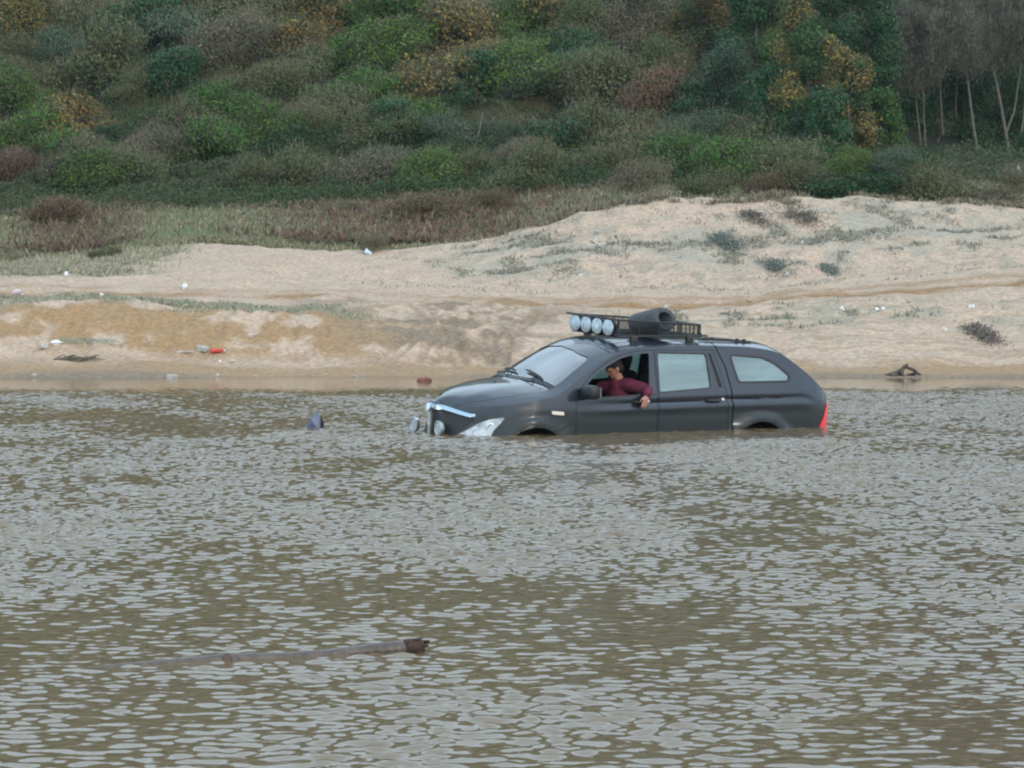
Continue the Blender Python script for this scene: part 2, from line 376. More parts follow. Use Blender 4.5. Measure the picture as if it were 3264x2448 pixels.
def shrub_mesh(kind, n, r, wide=1.0, tall=.9, nl=9):
    """wind-combed rounded shrub about 2 wide, lobes leaning one way, twigs showing at the top"""
    c1, c2, ls = KIND[kind]; lobes = []
    for i in range(nl):
        a = r.uniform(0, 2 * math.pi); q = r.random() ** .6 * .68; x, y = math.cos(a) * q * wide, math.sin(a) * q * .8; s = r.uniform(.26, .5)
        z = tall * (1 - .75 * q * q) * r.uniform(.55, 1.0) + .22 * x
        lobes.append((x, y, z - s * .35, s * 1.25, s, s * r.uniform(.5, .8)))
    lobes.append((0, 0, tall * .35, .7 * wide, .6, tall * .45))
    P, N, k = crown_pts(n, lobes, r)
    keep = P[:, 2] > -.1; P, N, k = P[keep], N[keep], k[keep]
    t = np.clip(r.random(len(P)) * .5 + r.random(len(lobes))[k] * .8 - .15, 0, 1)[:, None]
    col = np.array(c1) * (1 - t) + np.array(c2) * t; col = col * (.7 + .5 * r.random((len(P), 1)))
    for other, fr in (((.055, .095, .035), .22), ((.14, .115, .08), .14), ((.035, .07, .035), .12)):
        m = r.random(len(P)) < fr; col[m] = np.array(other) * (.7 + .6 * r.random((m.sum(), 1)))
    Nn = unit(unit(N) + r.normal(size=P.shape) * .55 + (0, 0, .25))
    V, F, Cc = leaves(P, Nn, ls * .74 * (.5 + .9 * r.random(len(P)) ** 1.5), col, r)
    nt = n // 9 if kind in 'BYOR' else n // 24            # upright twig blades
    T, _, _ = crown_pts(nt, lobes, r, .2); up = unit(r.normal(size=T.shape) * .45 + (.25, 0, 1.)); ln = (.06 + .12 * r.random(nt))[:, None]
    side = unit(np.cross(up, r.normal(size=T.shape))) * .006
    V2 = np.stack([T - side, T + side, T + up * ln + side * .3, T + up * ln - side * .3], 1).reshape(-1, 3)
    c = np.repeat(np.array((.21, .17, .125)) * (.6 + .6 * r.random((nt, 1))), 4, 0)
    return mk_mesh('foliage', np.concatenate([V, V2]), np.concatenate([F, np.arange(nt * 4).reshape(-1, 4) + len(V)]), np.concatenate([Cc, c]))
vr = np.random.default_rng(21)
PROTO = {k: [shrub_mesh(k, 10000, vr, vr.uniform(.9, 1.35), vr.uniform(.7, 1.15), int(vr.integers(8, 13))) for _ in range(4)] for k in KIND}
for k in PROTO:
    for m in PROTO[k]: m.materials.append(M_leaf)

# continuous low scrub under and between the shrubs
def scrub(name, rowlo, rowhi, n, hgt, seed, pxr=(-700, 4000), kinds=None, size=.05, dens=None):
    r = np.random.default_rng(seed)
    j = r.integers(colix(pxr[0]), colix(pxr[1]) - 1, n); i0, i1 = np.searchsorted(kp, rowlo), np.searchsorted(kp, rowhi)
    i = r.integers(i0, i1 - 1, n); f, g = r.random(n)[:, None], r.random(n)[:, None]
    P = GP[i, j] * (1 - f) * (1 - g) + GP[i + 1, j] * f * (1 - g) + GP[i, j + 1] * (1 - f) * g + GP[i + 1, j + 1] * f * g
    kk = kp[i]; dk = ss(10.5, 10.8, kk) * ss(2820, 2900, gc[j]); kq = r.random(n) > dk * .93; P = P[kq]; n = len(P)
    mound = fbm(P[:, 0] * .9, P[:, 1] * .9, 3)
    P = P + np.stack([0 * mound, 0 * mound, hgt * (np.clip(mound * 2 - .4, 0, 1.6)) * r.random(n) ** .5], 1)
    q = fbm(P[:, 0] * .35 + 50, P[:, 1] * .35 + P[:, 2] * .5, 3) + .10 * r.normal(size=n)
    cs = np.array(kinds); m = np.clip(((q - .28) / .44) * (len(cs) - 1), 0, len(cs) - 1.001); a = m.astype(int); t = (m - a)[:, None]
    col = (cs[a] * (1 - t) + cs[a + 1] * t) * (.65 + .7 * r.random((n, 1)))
    N = unit(r.normal(size=(n, 3)) * .8 + (0, -.5, .7))
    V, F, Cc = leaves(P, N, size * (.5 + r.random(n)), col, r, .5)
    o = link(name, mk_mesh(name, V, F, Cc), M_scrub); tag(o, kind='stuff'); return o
scrub('scrub', 9.75, 13.6, 350000, .75, 5, kinds=[(.035, .06, .025), (.03, .075, .025), (.07, .085, .04), (.045, .095, .025), (.10, .085, .055), (.03, .075, .035), (.09, .085, .05)], size=.06)  # leaf colours darkened so the gaps between shrubs look shaded
def blades(name, P, hgt, cols_, seed, lean=.3, wid_=.008, mt=None):
    r = np.random.default_rng(seed); n = len(P); up = unit(r.normal(size=(n, 3)) * lean + (.12, 0, 1)); h = (hgt * (.5 + r.random(n)))[:, None]
    s = unit(np.cross(up, r.normal(size=(n, 3)))) * wid_; mid = P + up * h * .6 + r.normal(size=(n, 3)) * .01; tip = P + up * h + r.normal(size=(n, 3)) * h * .18
    V = np.stack([P - s, P + s, mid + s * .8, tip], 1).reshape(-1, 3)
    cs = np.array(cols_); c = cs[r.integers(0, len(cs), n)] * (.7 + .6 * r.random((n, 1)))
    o = link(name, mk_mesh(name, V, np.arange(4 * n).reshape(-1, 4), np.repeat(c, 4, 0)), M_scrub); tag(o, kind='stuff'); return o
def scatter(n, k0, k1, seed, maskf, pxr=(-500, 3800)):
    r = np.random.default_rng(seed); out = []
    j = r.integers(colix(pxr[0]), colix(pxr[1]) - 1, n); i = r.integers(np.searchsorted(kp, k0), np.searchsorted(kp, k1) - 1, n)
    f, g = r.random(n)[:, None], r.random(n)[:, None]
    P = GP[i, j] * (1 - f) * (1 - g) + GP[i + 1, j] * f * (1 - g) + GP[i, j + 1] * (1 - f) * g + GP[i + 1, j + 1] * f * g
    m = maskf(i, j, P, r); return P[r.random(n) < m]
# dry grass of the flat meadow behind the dunes
Pm = scatter(230000, 8.2, 10.3, 31, lambda i, j, P, r: .25 + .75 * ss(.42, .6, fbm(P[:, 0] * .7, P[:, 1] * .7)))
blades('meadow_grass', Pm, .13, [(.30, .27, .18), (.22, .24, .12), (.34, .30, .21), (.26, .22, .16), (.16, .20, .08)], 32, .4, .012)
Pl = scatter(90000, 6.85, 8.3, 33, lambda i, j, P, r: gleft[i, j] ** 2 * (.1 + .9 * ss(.42, .62, fbm(P[:, 0], P[:, 1]))), (-500, 900))
blades('marsh_grass', Pl, .11, [(.38, .35, .25), (.28, .31, .20), (.44, .38, .28)], 34, .35, .010)
Ps = scatter(150000, 4.0, 4.95, 35, lambda i, j, P, r: np.clip(gstrip[i, j] * .5, 0, 1) * ss(.38, .55, fbm(P[:, 0] * 2, P[:, 1] * 2)), (-500, 1300))
blades('bank_grass', Ps, .06, [(.38, .37, .27), (.30, .33, .23), (.44, .40, .30)], 36, .5, .008)
Pd = scatter(420000, 4.1, 8.15, 37, lambda i, j, P, r: np.clip((gdune[i, j] * .55 + gright[i, j] * .5 + .05 * ss(1000, 1500, PX[i, j]) * (K[i, j] > 6.2)) * ss(.48, .66, fbm(P[:, 0] * 1.6 + 7, P[:, 1] * 1.6)), 0, 1), (900, 3800))
blades('dune_grass', Pd, .07, [(.29, .30, .24), (.25, .28, .22), (.34, .30, .24), (.24, .21, .17)], 38, .7, .008)
Pe = scatter(60000, 7.9, 8.25, 39, lambda i, j, P, r: ss(1500, 1900, PX[i, j]) * .7 * ss(.45, .65, fbm(P[:, 0] * .9 + 3, P[:, 1] * .9, 5)), (1200, 3800))
blades('crest_grass', Pe, .13, [(.24, .21, .16), (.20, .17, .12), (.28, .25, .18)], 40, .4, .009)
Pf = scatter(60000, 8.6, 9.9, 41, lambda i, j, P, r: .75 * np.exp(-((PX[i, j] - 1350) / 330) ** 2) + .6 * np.exp(-((PX[i, j] - 230) / 140) ** 2), (-200, 2000))
Pf[:, 2] += .35 * fbm(Pf[:, 0], Pf[:, 1]) 
blades('red_bramble', Pf, .18, [(.19, .11, .09), (.15, .09, .07), (.24, .18, .14), (.20, .16, .10), (.15, .16, .08)], 42, .7, .016)

SEEDS = '''60,80,Y 250,60,O 450,100,D 700,40,O 900,60,O 1020,50,Y 1150,50,G 1300,60,G 1450,60,B 1600,50,G 1750,30,Y 1850,100,B 2000,60,S 2150,60,B 2300,80,D 2480,60,Y
50,200,O 200,200,S 420,130,D 600,130,S 750,150,B 900,120,B 1000,120,Y 1100,160,G 1250,170,G 1450,150,Y 1600,160,G 1760,170,G 1900,170,B 2050,150,B 2200,180,Y 2400,160,D
50,330,G 150,260,O 350,250,O 520,270,D 700,240,O 900,260,O 1050,330,G 1200,310,O 1350,280,Y 1500,290,G 1650,250,G 1800,280,S 1950,300,O 2130,330,R 2250,290,Y 2400,330,D
40,430,G 130,420,Y 240,420,Y 400,460,B 600,430,O 700,380,G 850,420,D 1020,370,O 1150,420,O 1300,400,G 1450,430,S 1600,450,B 1750,430,D 1900,420,O 2040,430,O 2200,420,S 2400,450,D 2560,450,D
50,530,R 200,530,B 300,560,G 440,560,O 620,500,O 700,460,G 800,580,O 950,560,O 1150,560,S 1300,540,G 1500,550,O 1750,540,O 1950,500,O 2150,520,D 2350,540,G 2480,540,O'''
seeds = [(float(a), float(b), c) for a, b, c in (s.split(',') for s in SEEDS.split())]
LOOK = {'G': 'bright green shrub', 'D': 'dark green shrub', 'O': 'olive windswept shrub', 'B': 'bare brown twiggy shrub', 'Y': 'ochre-leaved autumn shrub', 'R': 'rusty red shrub', 'S': 'grey-green shrub'}
def place_shrub(kind, P, w_, h, rz, tilt, label, group, cat='shrub'):
    o = link('shrub', PROTO[kind][int(vr.integers(4))]); o.location = P; o.scale = (w_, w_ * .9, h); o.rotation_euler = (0, tilt, rz)
    tag(o, label, cat, group); return o
def zone(px, py):
    h = ('at the far left', 'left of centre', 'right of centre', 'towards the right')[int(min(3, max(0, px) // 680))]
    v = 'high up on the hillside' if py < 170 else 'halfway up the hillside' if py < 360 else 'low on the hillside'
    return v + ' ' + h
for (px, py, k) in seeds:
    for q in range(3 if py < 500 else 2):
        x = px + vr.uniform(-95, 95) * (q > 0); y = py + vr.uniform(-45, 45) * (q > 0) + 50
        kk = k if vr.random() < .8 else 'ODGSB'[int(vr.integers(5))]
        P = hit(x, y); wpx = vr.uniform(105, 190) * (1 if q == 0 else .8); w_ = wpx / FPX * P[1]; P[2] -= .1
        place_shrub(kk, P, w_, w_ * vr.uniform(.8, 1.15), vr.uniform(-.4, .4) + (math.pi if vr.random() < .15 else 0), -R(vr.uniform(8, 24)),
                    LOOK[kk] + ' ' + zone(x, y), 'shrubs covering the hillside')
# a few that stand out by themselves
for px, py, k, wpx, hpx, lab in ((760, 800, 'B', 60, 22, None), (330, 825, 'O', 78, 42, 'dark low mound of scrub at the left end of the pale sand crest'),
    (1190, 805, 'B', 75, 55, 'brown leafless bush in the dip of the sand dune'), (200, 730, 'R', 190, 110, 'wide reddish-brown thicket on the meadow at far left'),
    (1360, 720, 'R', 200, 90, 'dark red bramble thicket in the middle of the meadow'), (1560, 690, 'R', 130, 75, 'smaller dark red bramble thicket where the big dune begins'), (1100, 690, 'B', 130, 50, 'low tan brush on the meadow behind the sand dip'),
    (2740, 600, 'D', 250, 120, 'large domed dark green bush just behind the dune crest'), (2960, 640, 'O', 210, 140, 'broad olive bush behind the dune right of the domed green bush'),
    (3160, 650, 'B', 190, 110, 'rusty brown brush behind the dune at the far right'), (2560, 590, 'O', 150, 110, 'olive brush behind the dune left of the domed green bush'),
    (2450, 590, 'R', 130, 80, 'brownish red brush behind the dune crest'), (2050, 560, 'B', 150, 110, 'grey-brown brush behind the dune crest near the white litter'), (2250, 570, 'O', 150, 90, 'pale olive brush above the middle of the dune crest'),
    (2700, 520, 'G', 110, 90, 'light green shrub at the foot of the ochre tree'), (2850, 510, 'S', 120, 90, 'grey-green shrub left of the dark hollow under the trees'), (3250, 560, 'B', 120, 90, 'brown brush under the leaning bare trunk at the right edge')):
    if lab is None: continue
    P = hit(px, py); D = P[1]
    if py < 660 and px > 2000: D = 93.; P = at(px, D); P[2] = hill_ray(px, py + 50, D)[2]
    place_shrub(k, P, wpx / FPX * D * .75, max(.2, hpx / FPX * D * 1.1), 0, 0, lab, None, 'thicket' if 'thicket' in lab else 'bush')

# ------------------------------------------------------------------ trees on the right
def branch_tree(name, base, height, lean, r, kind=None, nleaf=0, spread=.35, tmat=None, trunk_r=.09, crown_lo=.3, twigs=5000, nbr=26, twcol=(.20, .18, .14), fork=False):
    root = empty(name, tuple(base)); tr = MB(); pts = [Vector((lean[0] * t * height + .10 * math.sin(5 * t + base[0]), lean[1] * t * height, t * height)) for t in np.linspace(0, 1, 9)]
    tr.tube(pts, [trunk_r * (1 - .8 * t) for t in np.linspace(0, 1, 9)], 8)
    if fork: tr.tube([pts[1], pts[1] + Vector((.30, 0, .8)), pts[1] + Vector((.5, 0, 2.2)), pts[1] + Vector((.9, .2, height * .7))], [trunk_r * .7, trunk_r * .5, trunk_r * .4, .01], 7)
    br = MB(); tips = []
    for i in range(nbr):
        t = r.uniform(crown_lo, .98); p = pts[0].lerp(pts[-1], t) if False else Vector([np.interp(t, np.linspace(0, 1, 9), [q[a] for q in pts]) for a in range(3)])
        a = r.uniform(0, 2 * math.pi); L = height * spread * (1.15 - t) * r.uniform(.6, 1.2) + .3; d = Vector((math.cos(a), math.sin(a), r.uniform(.5, 1.2))).normalized()
        e1 = p + d * L * .5 + Vector((0, 0, .1)); e2 = p + d * L + Vector((0, 0, .25 * L)); rr = trunk_r * .32 * (1.1 - t) + .008
        br.tube([p, e1, e2], [rr, rr * .6, .004], 5); tips += [(p.lerp(e1, .6), L), (e1, L * .8), (e1.lerp(e2, .5), L * .6), (e2, L * .5)]
    trunk = tr.build('trunk', tmat or M_bark, root)
    T0 = np.array([tuple(p) for p, _ in tips]); TL = np.array([l for _, l in tips]); k = r.integers(0, len(T0), twigs)
    P = T0[k] + r.normal(size=(twigs, 3)) * (TL[k, None] * .16); up = unit(r.normal(size=(twigs, 3)) * .6 + (0, 0, .9)); ln = (.12 + .3 * r.random((twigs, 1)))
    s = unit(np.cross(up, r.normal(size=(twigs, 3)))) * .0055
    V = np.stack([P - s, P + s, P + up * ln + s * .3, P + up * ln - s * .3], 1).reshape(-1, 3); Cc = np.repeat(np.array(twcol) * (.6 + .7 * r.random((twigs, 1))), 4, 0); F = np.arange(twigs * 4).reshape(-1, 4)
    if nleaf:
        c1, c2, ls = KIND[kind]; k = r.integers(0, len(T0), nleaf); Q = T0[k] + r.normal(size=(nleaf, 3)) * (TL[k, None] * .15 + .08)
        t = r.random((nleaf, 1)); col = (np.array(c1) * (1 - t) + np.array(c2) * t) * (.7 + .6 * r.random((nleaf, 1)))
        V2, F2, C2 = leaves(Q, unit(r.normal(size=(nleaf, 3)) + (0, -.4, .4)), ls * (.6 + .8 * r.random(nleaf)), col, r); F = np.concatenate([F, F2 + len(V)]); V = np.concatenate([V, V2]); Cc = np.concatenate([Cc, C2])
    link('crown', mk_mesh('crown', V, F, Cc), M_leaf, root); br.build('limbs', tmat or M_bark, root)
    return root
def leafy_tree(name, base, w_, h, kind, r, n=16000, lo=.02, trunk_mat=None, nl=34):
    root = empty(name, tuple(base)); MB().tube([(0, .1, -.2), (.02 * h, .1, h * .3), (0, .1, h * .7)], [.10, .06, .02], 8).build('trunk', trunk_mat or M_bark, root)
    lobes = []
    for i in range(nl):
        t = r.random(); q = (1 - .55 * t) * w_; a = r.uniform(0, 6.3); s = r.uniform(.22, .42) * w_
        lobes.append((math.cos(a) * q * .62, math.sin(a) * q * .5, h * (lo + (1 - lo) * t), s, s, s * r.uniform(.7, 1.2)))
    c1, c2, ls = KIND[kind]; n = int(n * 1.5); P, N, k = crown_pts(n, lobes, r, .45)
    t = np.clip(r.random(len(P)) * .7 + r.random(len(lobes))[k] * .4 - .05, 0, 1)[:, None]; col = (np.array(c1) * (1 - t) + np.array(c2) * t) * (.65 + .7 * r.random((n, 1)))
    gl = r.random(len(lobes)) < (.24 if kind == 'Y' else .12); m = gl[k]; col[m] = np.array((.06, .125, .035) if kind == 'Y' else (.10, .13, .05)) * (.7 + .6 * r.random((m.sum(), 1)))
    for other, fr in (((.055, .105, .04), .22), ((.14, .12, .08), .15), ((.035, .08, .04), .12)):
        m = r.random(n) < fr; col[m] = np.array(other) * (.7 + .6 * r.random((m.sum(), 1)))
    V, F, Cc = leaves(P, unit(unit(N) + r.normal(size=P.shape) * .6 + (0, 0, .2)), ls * (.6 + .8 * r.random(n)), col, r)
    link('crown', mk_mesh('crown', V, F, Cc), M_leaf, root); return root
tr_ = np.random.default_rng(77); M_midbark = mat('grey_bark', (.15, .14, .105), rough=.9, noise=.4)
def tbase(px, py): P = hit(px, py); P[2] -= .15; return P
for px, py, w_, h, k, n, lab in (
    (2310, 420, 1.5, 2.6, 'S', 12000, 'grey-green tree left of the low dark green tree on the right slope'),
    (2640, 250, 1.5, 3.6, 'D', 14000, 'dark green tree filling the gap behind the tall ochre column'),
    (2120, 330, 1.6, 2.2, 'O', 11000, 'broad olive tree halfway up the slope above the dune crest'),
    (1860, 190, 1.6, 2.2, 'O', 11000, 'rounded olive tree high up right of centre'),
    (2640, 520, 1.1, 2.4, 'D', 9000, 'dark green tree in front of the foot of the tall ochre column'),
    (2480, 380, 1.0, 3.2, 'G', 9000, 'green tree leaning into the left side of the tall ochre column'),
    (2560, 490, 1.5, 6.6, 'Y', 15000, 'tall column of ochre autumn leaves, left of the dark green tree'),
    (2700, 500, 1.2, 3.6, 'Y', 12000, 'shorter ochre tree below the dark green tree'),
    (2750, 400, 1.6, 6.2, 'D', 24000, 'tall dark green tree between ochre leaves and bare trees'),
    (2400, 330, 1.6, 5.0, 'D', 20000, 'dark green tree left of the tall ochre column'),
    (2230, 260, 1.8, 3.6, 'Y', 14000, 'ochre-brown tree at top of the hillside, left of the dark green trees'),
    (2440, 470, 1.3, 2.6, 'D', 10000, 'low dark green tree under the tall ochre column'),
    (2810, 500, 1.0, 2.2, 'G', 9000, 'small fresh green tree at the foot of the ochre trees'),
    (2030, 170, 1.5, 2.6, 'B', 10000, 'brown twiggy tree at the top of the hillside right of centre'),
    (1010, 170, 1.5, 2.4, 'Y', 9000, 'golden-leaved small tree at the top of the hillside left of centre'),
    (60, 210, 1.5, 2.4, 'Y', 9000, 'golden-leaved small tree in the top left corner'),
    (160, 500, 1.3, 1.8, 'Y', 7000, 'yellow-leaved small tree low at the far left')):
    t = leafy_tree('autumn_tree' if k == 'Y' else 'tree', tbase(px, py), w_, h, k, tr_, n); tag(t, lab, 'tree')
for px, py, h, w_, k, n, lab in ((2900, 480, 3.2, 1.7, 'D', 13000, 0), (3070, 490, 3.6, 1.9, 'D', 14000, 0), (3250, 490, 3.8, 1.9, 'D', 14000, 0), (3440, 490, 4, 1.9, 'D', 9000, 0), (2980, 330, 5, 1.9, 'D', 11000, 0), (3200, 300, 5, 2, 'D', 11000, 0)):
    P = tbase(px, py); D = 121.5 if py > 400 else 127.; P = at(px, D); P[2] = hill_ray(px, py + 20, D)[2]
    t = leafy_tree('evergreen_tree', P, w_, h, k, tr_, n, lo=.0); tag(t, 'dark evergreen tree in the shade behind the bare trees', 'tree', 'evergreens in the dark hollow')
# bare trees with visible trunks in front of the hollow
for px, py, h, lean, mt, rad, fork, lab in (
    (3125, 502, 7, (-.19, .02), M_bark, .075, False, 'bare tree with long trunk leaning left out of the dark hollow'),
    (3222, 508, 7.5, (-.24, .02), M_palebark, .085, True, 'bare tree with a forked pale trunk leaning left near the right edge'),
    (2928, 480, 5.5, (-.03, .02), M_bark, .045, False, 'thin bare tree at the left side of the dark hollow'),
    (2945, 500, 5.5, (.02, .02), M_palebark, .04, False, 'slender bare tree with straight stem in the dark hollow'),
    (3004, 430, 6, (-.01, .02), M_palebark, .035, False, 'very thin pale bare tree in the middle of the dark hollow'),
    (3255, 420, 7, (.05, .02), M_palebark, .05, False, 'pale bare tree cut by the right edge'),
    (3330, 480, 7, (-.06, .02), M_bark, .07, False, 'bare tree standing beyond the right edge'),
    (3050, 380, 6, (.03, 0), M_bark, .05, False, 'bare grey-brown tree rising behind the leaning trunks'),
    (2860, 300, 5, (.02, 0), M_bark, .05, False, 'bare tree right beside the tall dark green tree')):
    D = 118.5 if py > 400 else 121.; P = at(px, D); P[2] = hill_ray(px, py, D)[2]
    t = branch_tree('bare_tree', P, h, lean, tr_, kind='S', nleaf=4500, tmat=M_bark if mt is M_bark else M_midbark, trunk_r=rad * .85, crown_lo=.35, fork=fork, nbr=30, twigs=13000, spread=.36); tag(t, lab, 'tree')
for px, py, h, lean, lab in ((2729, 240, 2.0, (.03, 0), 'pale upright dead stem beside the dark green tree'), (1730, 250, .75, (.0, 0), 'short pale dead stem in the green scrub, upright one of two'), (1738, 272, .6, (.35, 0), 'short pale dead stem in the green scrub, bent one of two'),
                         (1505, 480, 1.4, (.25, 0), 'pale leaning stick above the brown scrub in the middle'), (1520, 165, .6, (.3, 0), 'pale dead stick high on the hillside'), (1900, 120, .6, (.1, 0), 'pale dead stick at the top of the hillside right of centre')):
    P = hit(px, py); P[1] -= .9; P[2] = hill_ray(px, py, P[1])[2] - .1
    o = MB().tube([(0, 0, 0), (lean[0] * h * .5 + .03, 0, h * .5), (lean[0] * h, 0, h)], [.028, .022, .008], 6).build('dead_stem', M_palebark); o.location = P; tag(o, lab, 'dead stem')
# ------------------------------------------------------------------ the car: hull shape as functions of length x and height z
def ip(x, t): return np.interp(x, [a for a, b in t], [b for a, b in t])
def ips(x, t, s=.05):                                     # softened interpolation
    return (ip(x - 1.5 * s, t) + 2 * ip(x - .5 * s, t) + 2 * ip(x + .5 * s, t) + ip(x + 1.5 * s, t)) / 6
T_top = [(0, .985), (.08, 1.03), (.2, 1.085), (.4, 1.145), (.7, 1.20), (.95, 1.225), (1.05, 1.235), (1.3, 1.40), (1.6, 1.575), (1.85, 1.68), (2.1, 1.72), (2.5, 1.732), (3.2, 1.725), (3.9, 1.695), (4.28, 1.665), (4.42, 1.585), (4.62, 1.405), (4.8, 1.225), (4.9, 1.11), (4.95, 1.02)]
T_re = [(0, .955), (.15, .97), (.35, .975), (.6, 1.0), (.9, 1.055), (1.2, 1.125), (1.35, 1.20), (1.5, 1.30), (1.75, 1.44), (1.95, 1.545), (2.15, 1.62), (2.4, 1.655), (3.2, 1.665), (3.9, 1.635), (4.25, 1.585), (4.42, 1.49), (4.6, 1.35), (4.78, 1.19), (4.9, 1.08), (4.95, .995)]
T_wp = [(0, .05), (.07, .27), (.155, .46), (.27, .62), (.41, .745), (.6, .84), (.85, .905), (1.2, .925), (4.2, .93), (4.55, .91), (4.75, .86), (4.88, .80), (4.95, .72)]
def z_top(x): return ips(x, T_top)
def z_re(x): return ips(x, T_re)
def wid(x, z):
    x = np.asarray(x, float); z = np.asarray(z, float)
    xe = x - .38 * np.clip(z - .68, -.1, .3) * ss(0, .12, x) * (1 - ss(.6, 1.1, x))
    w0 = ips(np.maximum(xe, 0), T_wp, .03)
    g = ip(z, [(.2, .93), (.4, .965), (.6, .985), (.8, 1.0), (.95, .995), (1.08, .975), (1.14, .955), (1.35, .885), (1.6, .79), (1.75, .75)])
    zc = ip(x, [(.8, .97), (2.0, .955), (3.5, .985), (4.6, .985)])          # groove under the waist line
    cz = ss(1.3, 2.0, x) * (1 - ss(4.55, 4.7, x))
    w = w0 * g - .024 * np.exp(-((z - zc - .04) / .026) ** 2) * cz + .008 * np.exp(-((z - zc + .025) / .03) ** 2) * cz - .012 * ss(.93, .85, z) * cz
    w = w - .02 * ss(4.5, 4.95, x) * ss(1.0, 1.3, z)
    for xc in (.9, 3.964):
        r = np.hypot(x - xc, z - .36)
        w = w + .045 * ss(.515, .465, r) * ss(.33, .36, r)
    return np.maximum(w, .02)
def crown(x, y, off=0):                                   # height of the top skin at (x, y)
    w = wid(x, z_re(x)); r = np.clip(np.abs(y) / w, 0, 1); p = ip(x, [(0, 2.6), (1.0, 3.2), (1.2, 2.4), (1.8, 2.6), (2.3, 3.6)])
    z = z_re(x) + (z_top(x) - z_re(x)) * (1 - r ** p)
    hb = .012 * np.exp(-((np.abs(y) - (.30 + .2 * np.clip(x, 0, 1.1))) / .06) ** 2) * ss(.15, .4, x) * (1 - ss(.85, 1.05, x))
    return z + hb + off
def hull_mesh(off=0., zb=.22):
    xs = np.concatenate([[0, .02, .05], np.arange(.09, .66, .045), np.arange(.7, 1.3, .07), np.arange(1.35, 2.4, .075), np.arange(2.45, 4.1, .11), np.arange(4.15, 4.9, .06), [4.91, 4.94, 4.95]])
    x0, x1 = 0 - off, 4.95 + off; zb = zb - off
    ring = []
    ns, nc = 50, 13
    for x in xs:
        zr = float(z_re(x)); z = zb + (zr - zb) * np.linspace(0, 1, ns) ** .9
        y = wid(np.full(ns, x), z) + off; y = np.maximum(y, .012)
        wr = float(y[-1]); ph = np.linspace(0, math.pi / 2, nc)[1:]
        yc = wr * np.cos(ph); zc = crown(np.full(nc - 1, x), yc * (wr - off) / wr) + off
        z = z + off * ss(zr - .1, zr, z)
        half = np.stack([y, z], -1); top = np.stack([yc, zc], -1)
        near = np.concatenate([half, top[:-1]]) * [-1, 1]; far = np.concatenate([half, top[:-1]])[::-1]
        ring.append(np.concatenate([near, [[0, zc[-1]]], far]))
    ring = np.array(ring); m, n = ring.shape[:2]
    X = x0 + (x1 - x0) * xs / 4.95
    V = np.concatenate([np.broadcast_to(X[:, None, None], (m, n, 1)), ring], -1).reshape(-1, 3)
    F = []
    for i in range(m - 1):
        for j in range(n):
            k = (j + 1) % n; F.append([i * n + j, i * n + k, (i + 1) * n + k, (i + 1) * n + j])
    F.append(list(range(n))[::-1]); F.append([(m - 1) * n + j for j in range(n)])
    V[:, 0] += .075 * ss(4.25, 4.95, V[:, 0])
    return V, F
def py_mesh(name, V, F):
    me = bpy.data.meshes.new(name); me.from_pydata([tuple(v) for v in V], [], F)
    bm = bmesh.new(); bm.from_mesh(me); bmesh.ops.recalc_face_normals(bm, faces=bm.faces); bm.to_mesh(me); bm.free(); return me
def solid(off): return py_mesh('s', *hull_mesh(off))
def shell(o1, o2):
    a, b = solid(o1), solid(o2); b.flip_normals()
    bm = bmesh.new(); bm.from_mesh(a); bm.from_mesh(b); bm.to_mesh(a); bm.free(); return a
def prism(poly, a, b, axis='y'):
    n = len(poly); V = []
    for t in (a, b):
        for p, q in poly: V.append((p, t, q) if axis == 'y' else (t, p, q) if axis == 'x' else (p, q, t))
    F = [list(range(n)), list(range(n, 2 * n))[::-1]] + [[i, (i + 1) % n, n + (i + 1) % n, n + i] for i in range(n)]
    return py_mesh('p', V, F)
def join(*ms):
    bm = bmesh.new(); [bm.from_mesh(m) for m in ms]; me = bpy.data.meshes.new('j'); bm.to_mesh(me); bm.free(); return me
def boolean(A, B, op):
    a = bpy.data.objects.new('a', A.copy()); b = bpy.data.objects.new('b', B)
    sc.collection.objects.link(a); sc.collection.objects.link(b)
    m = a.modifiers.new('m', 'BOOLEAN'); m.object = b; m.operation = op; m.solver = 'EXACT'
    dg = bpy.context.evaluated_depsgraph_get(); me = bpy.data.meshes.new_from_object(a.evaluated_get(dg))
    bpy.data.objects.remove(a); bpy.data.objects.remove(b); return me
def smooth_me(me, ang=38):
    me.polygons.foreach_set('use_smooth', [True] * len(me.polygons)); me.set_sharp_from_angle(angle=R(ang)); return me
def grow(poly, d):
    n = len(poly); out = []; A = sum(poly[i][0] * poly[(i + 1) % n][1] - poly[(i + 1) % n][0] * poly[i][1] for i in range(n)); s = 1 if A > 0 else -1
    for i in range(n):
        p0, p, p1 = Vector(poly[i - 1]), Vector(poly[i]), Vector(poly[(i + 1) % n])
        e0 = (p - p0).normalized(); e1 = (p1 - p).normalized(); n0 = Vector((e0.y, -e0.x)) * s; n1 = Vector((e1.y, -e1.x)) * s
        b = (n0 + n1); b = b / max(b.length_squared / 2, .6); out.append(tuple(p + b * d))
    return out
def rnd_poly(poly, r=.03, n=4):                           # round the corners of an outline
    out = []; N = len(poly)
    for i in range(N):
        p0, p, p1 = Vector(poly[i - 1]), Vector(poly[i]), Vector(poly[(i + 1) % N])
        a = p + (p0 - p).normalized() * min(r, (p0 - p).length * .45); b = p + (p1 - p).normalized() * min(r, (p1 - p).length * .45)
        for k in range(n + 1):
            t = k / n; out.append(tuple(a * (1 - t) ** 2 + p * 2 * t * (1 - t) + b * t * t))
    return out

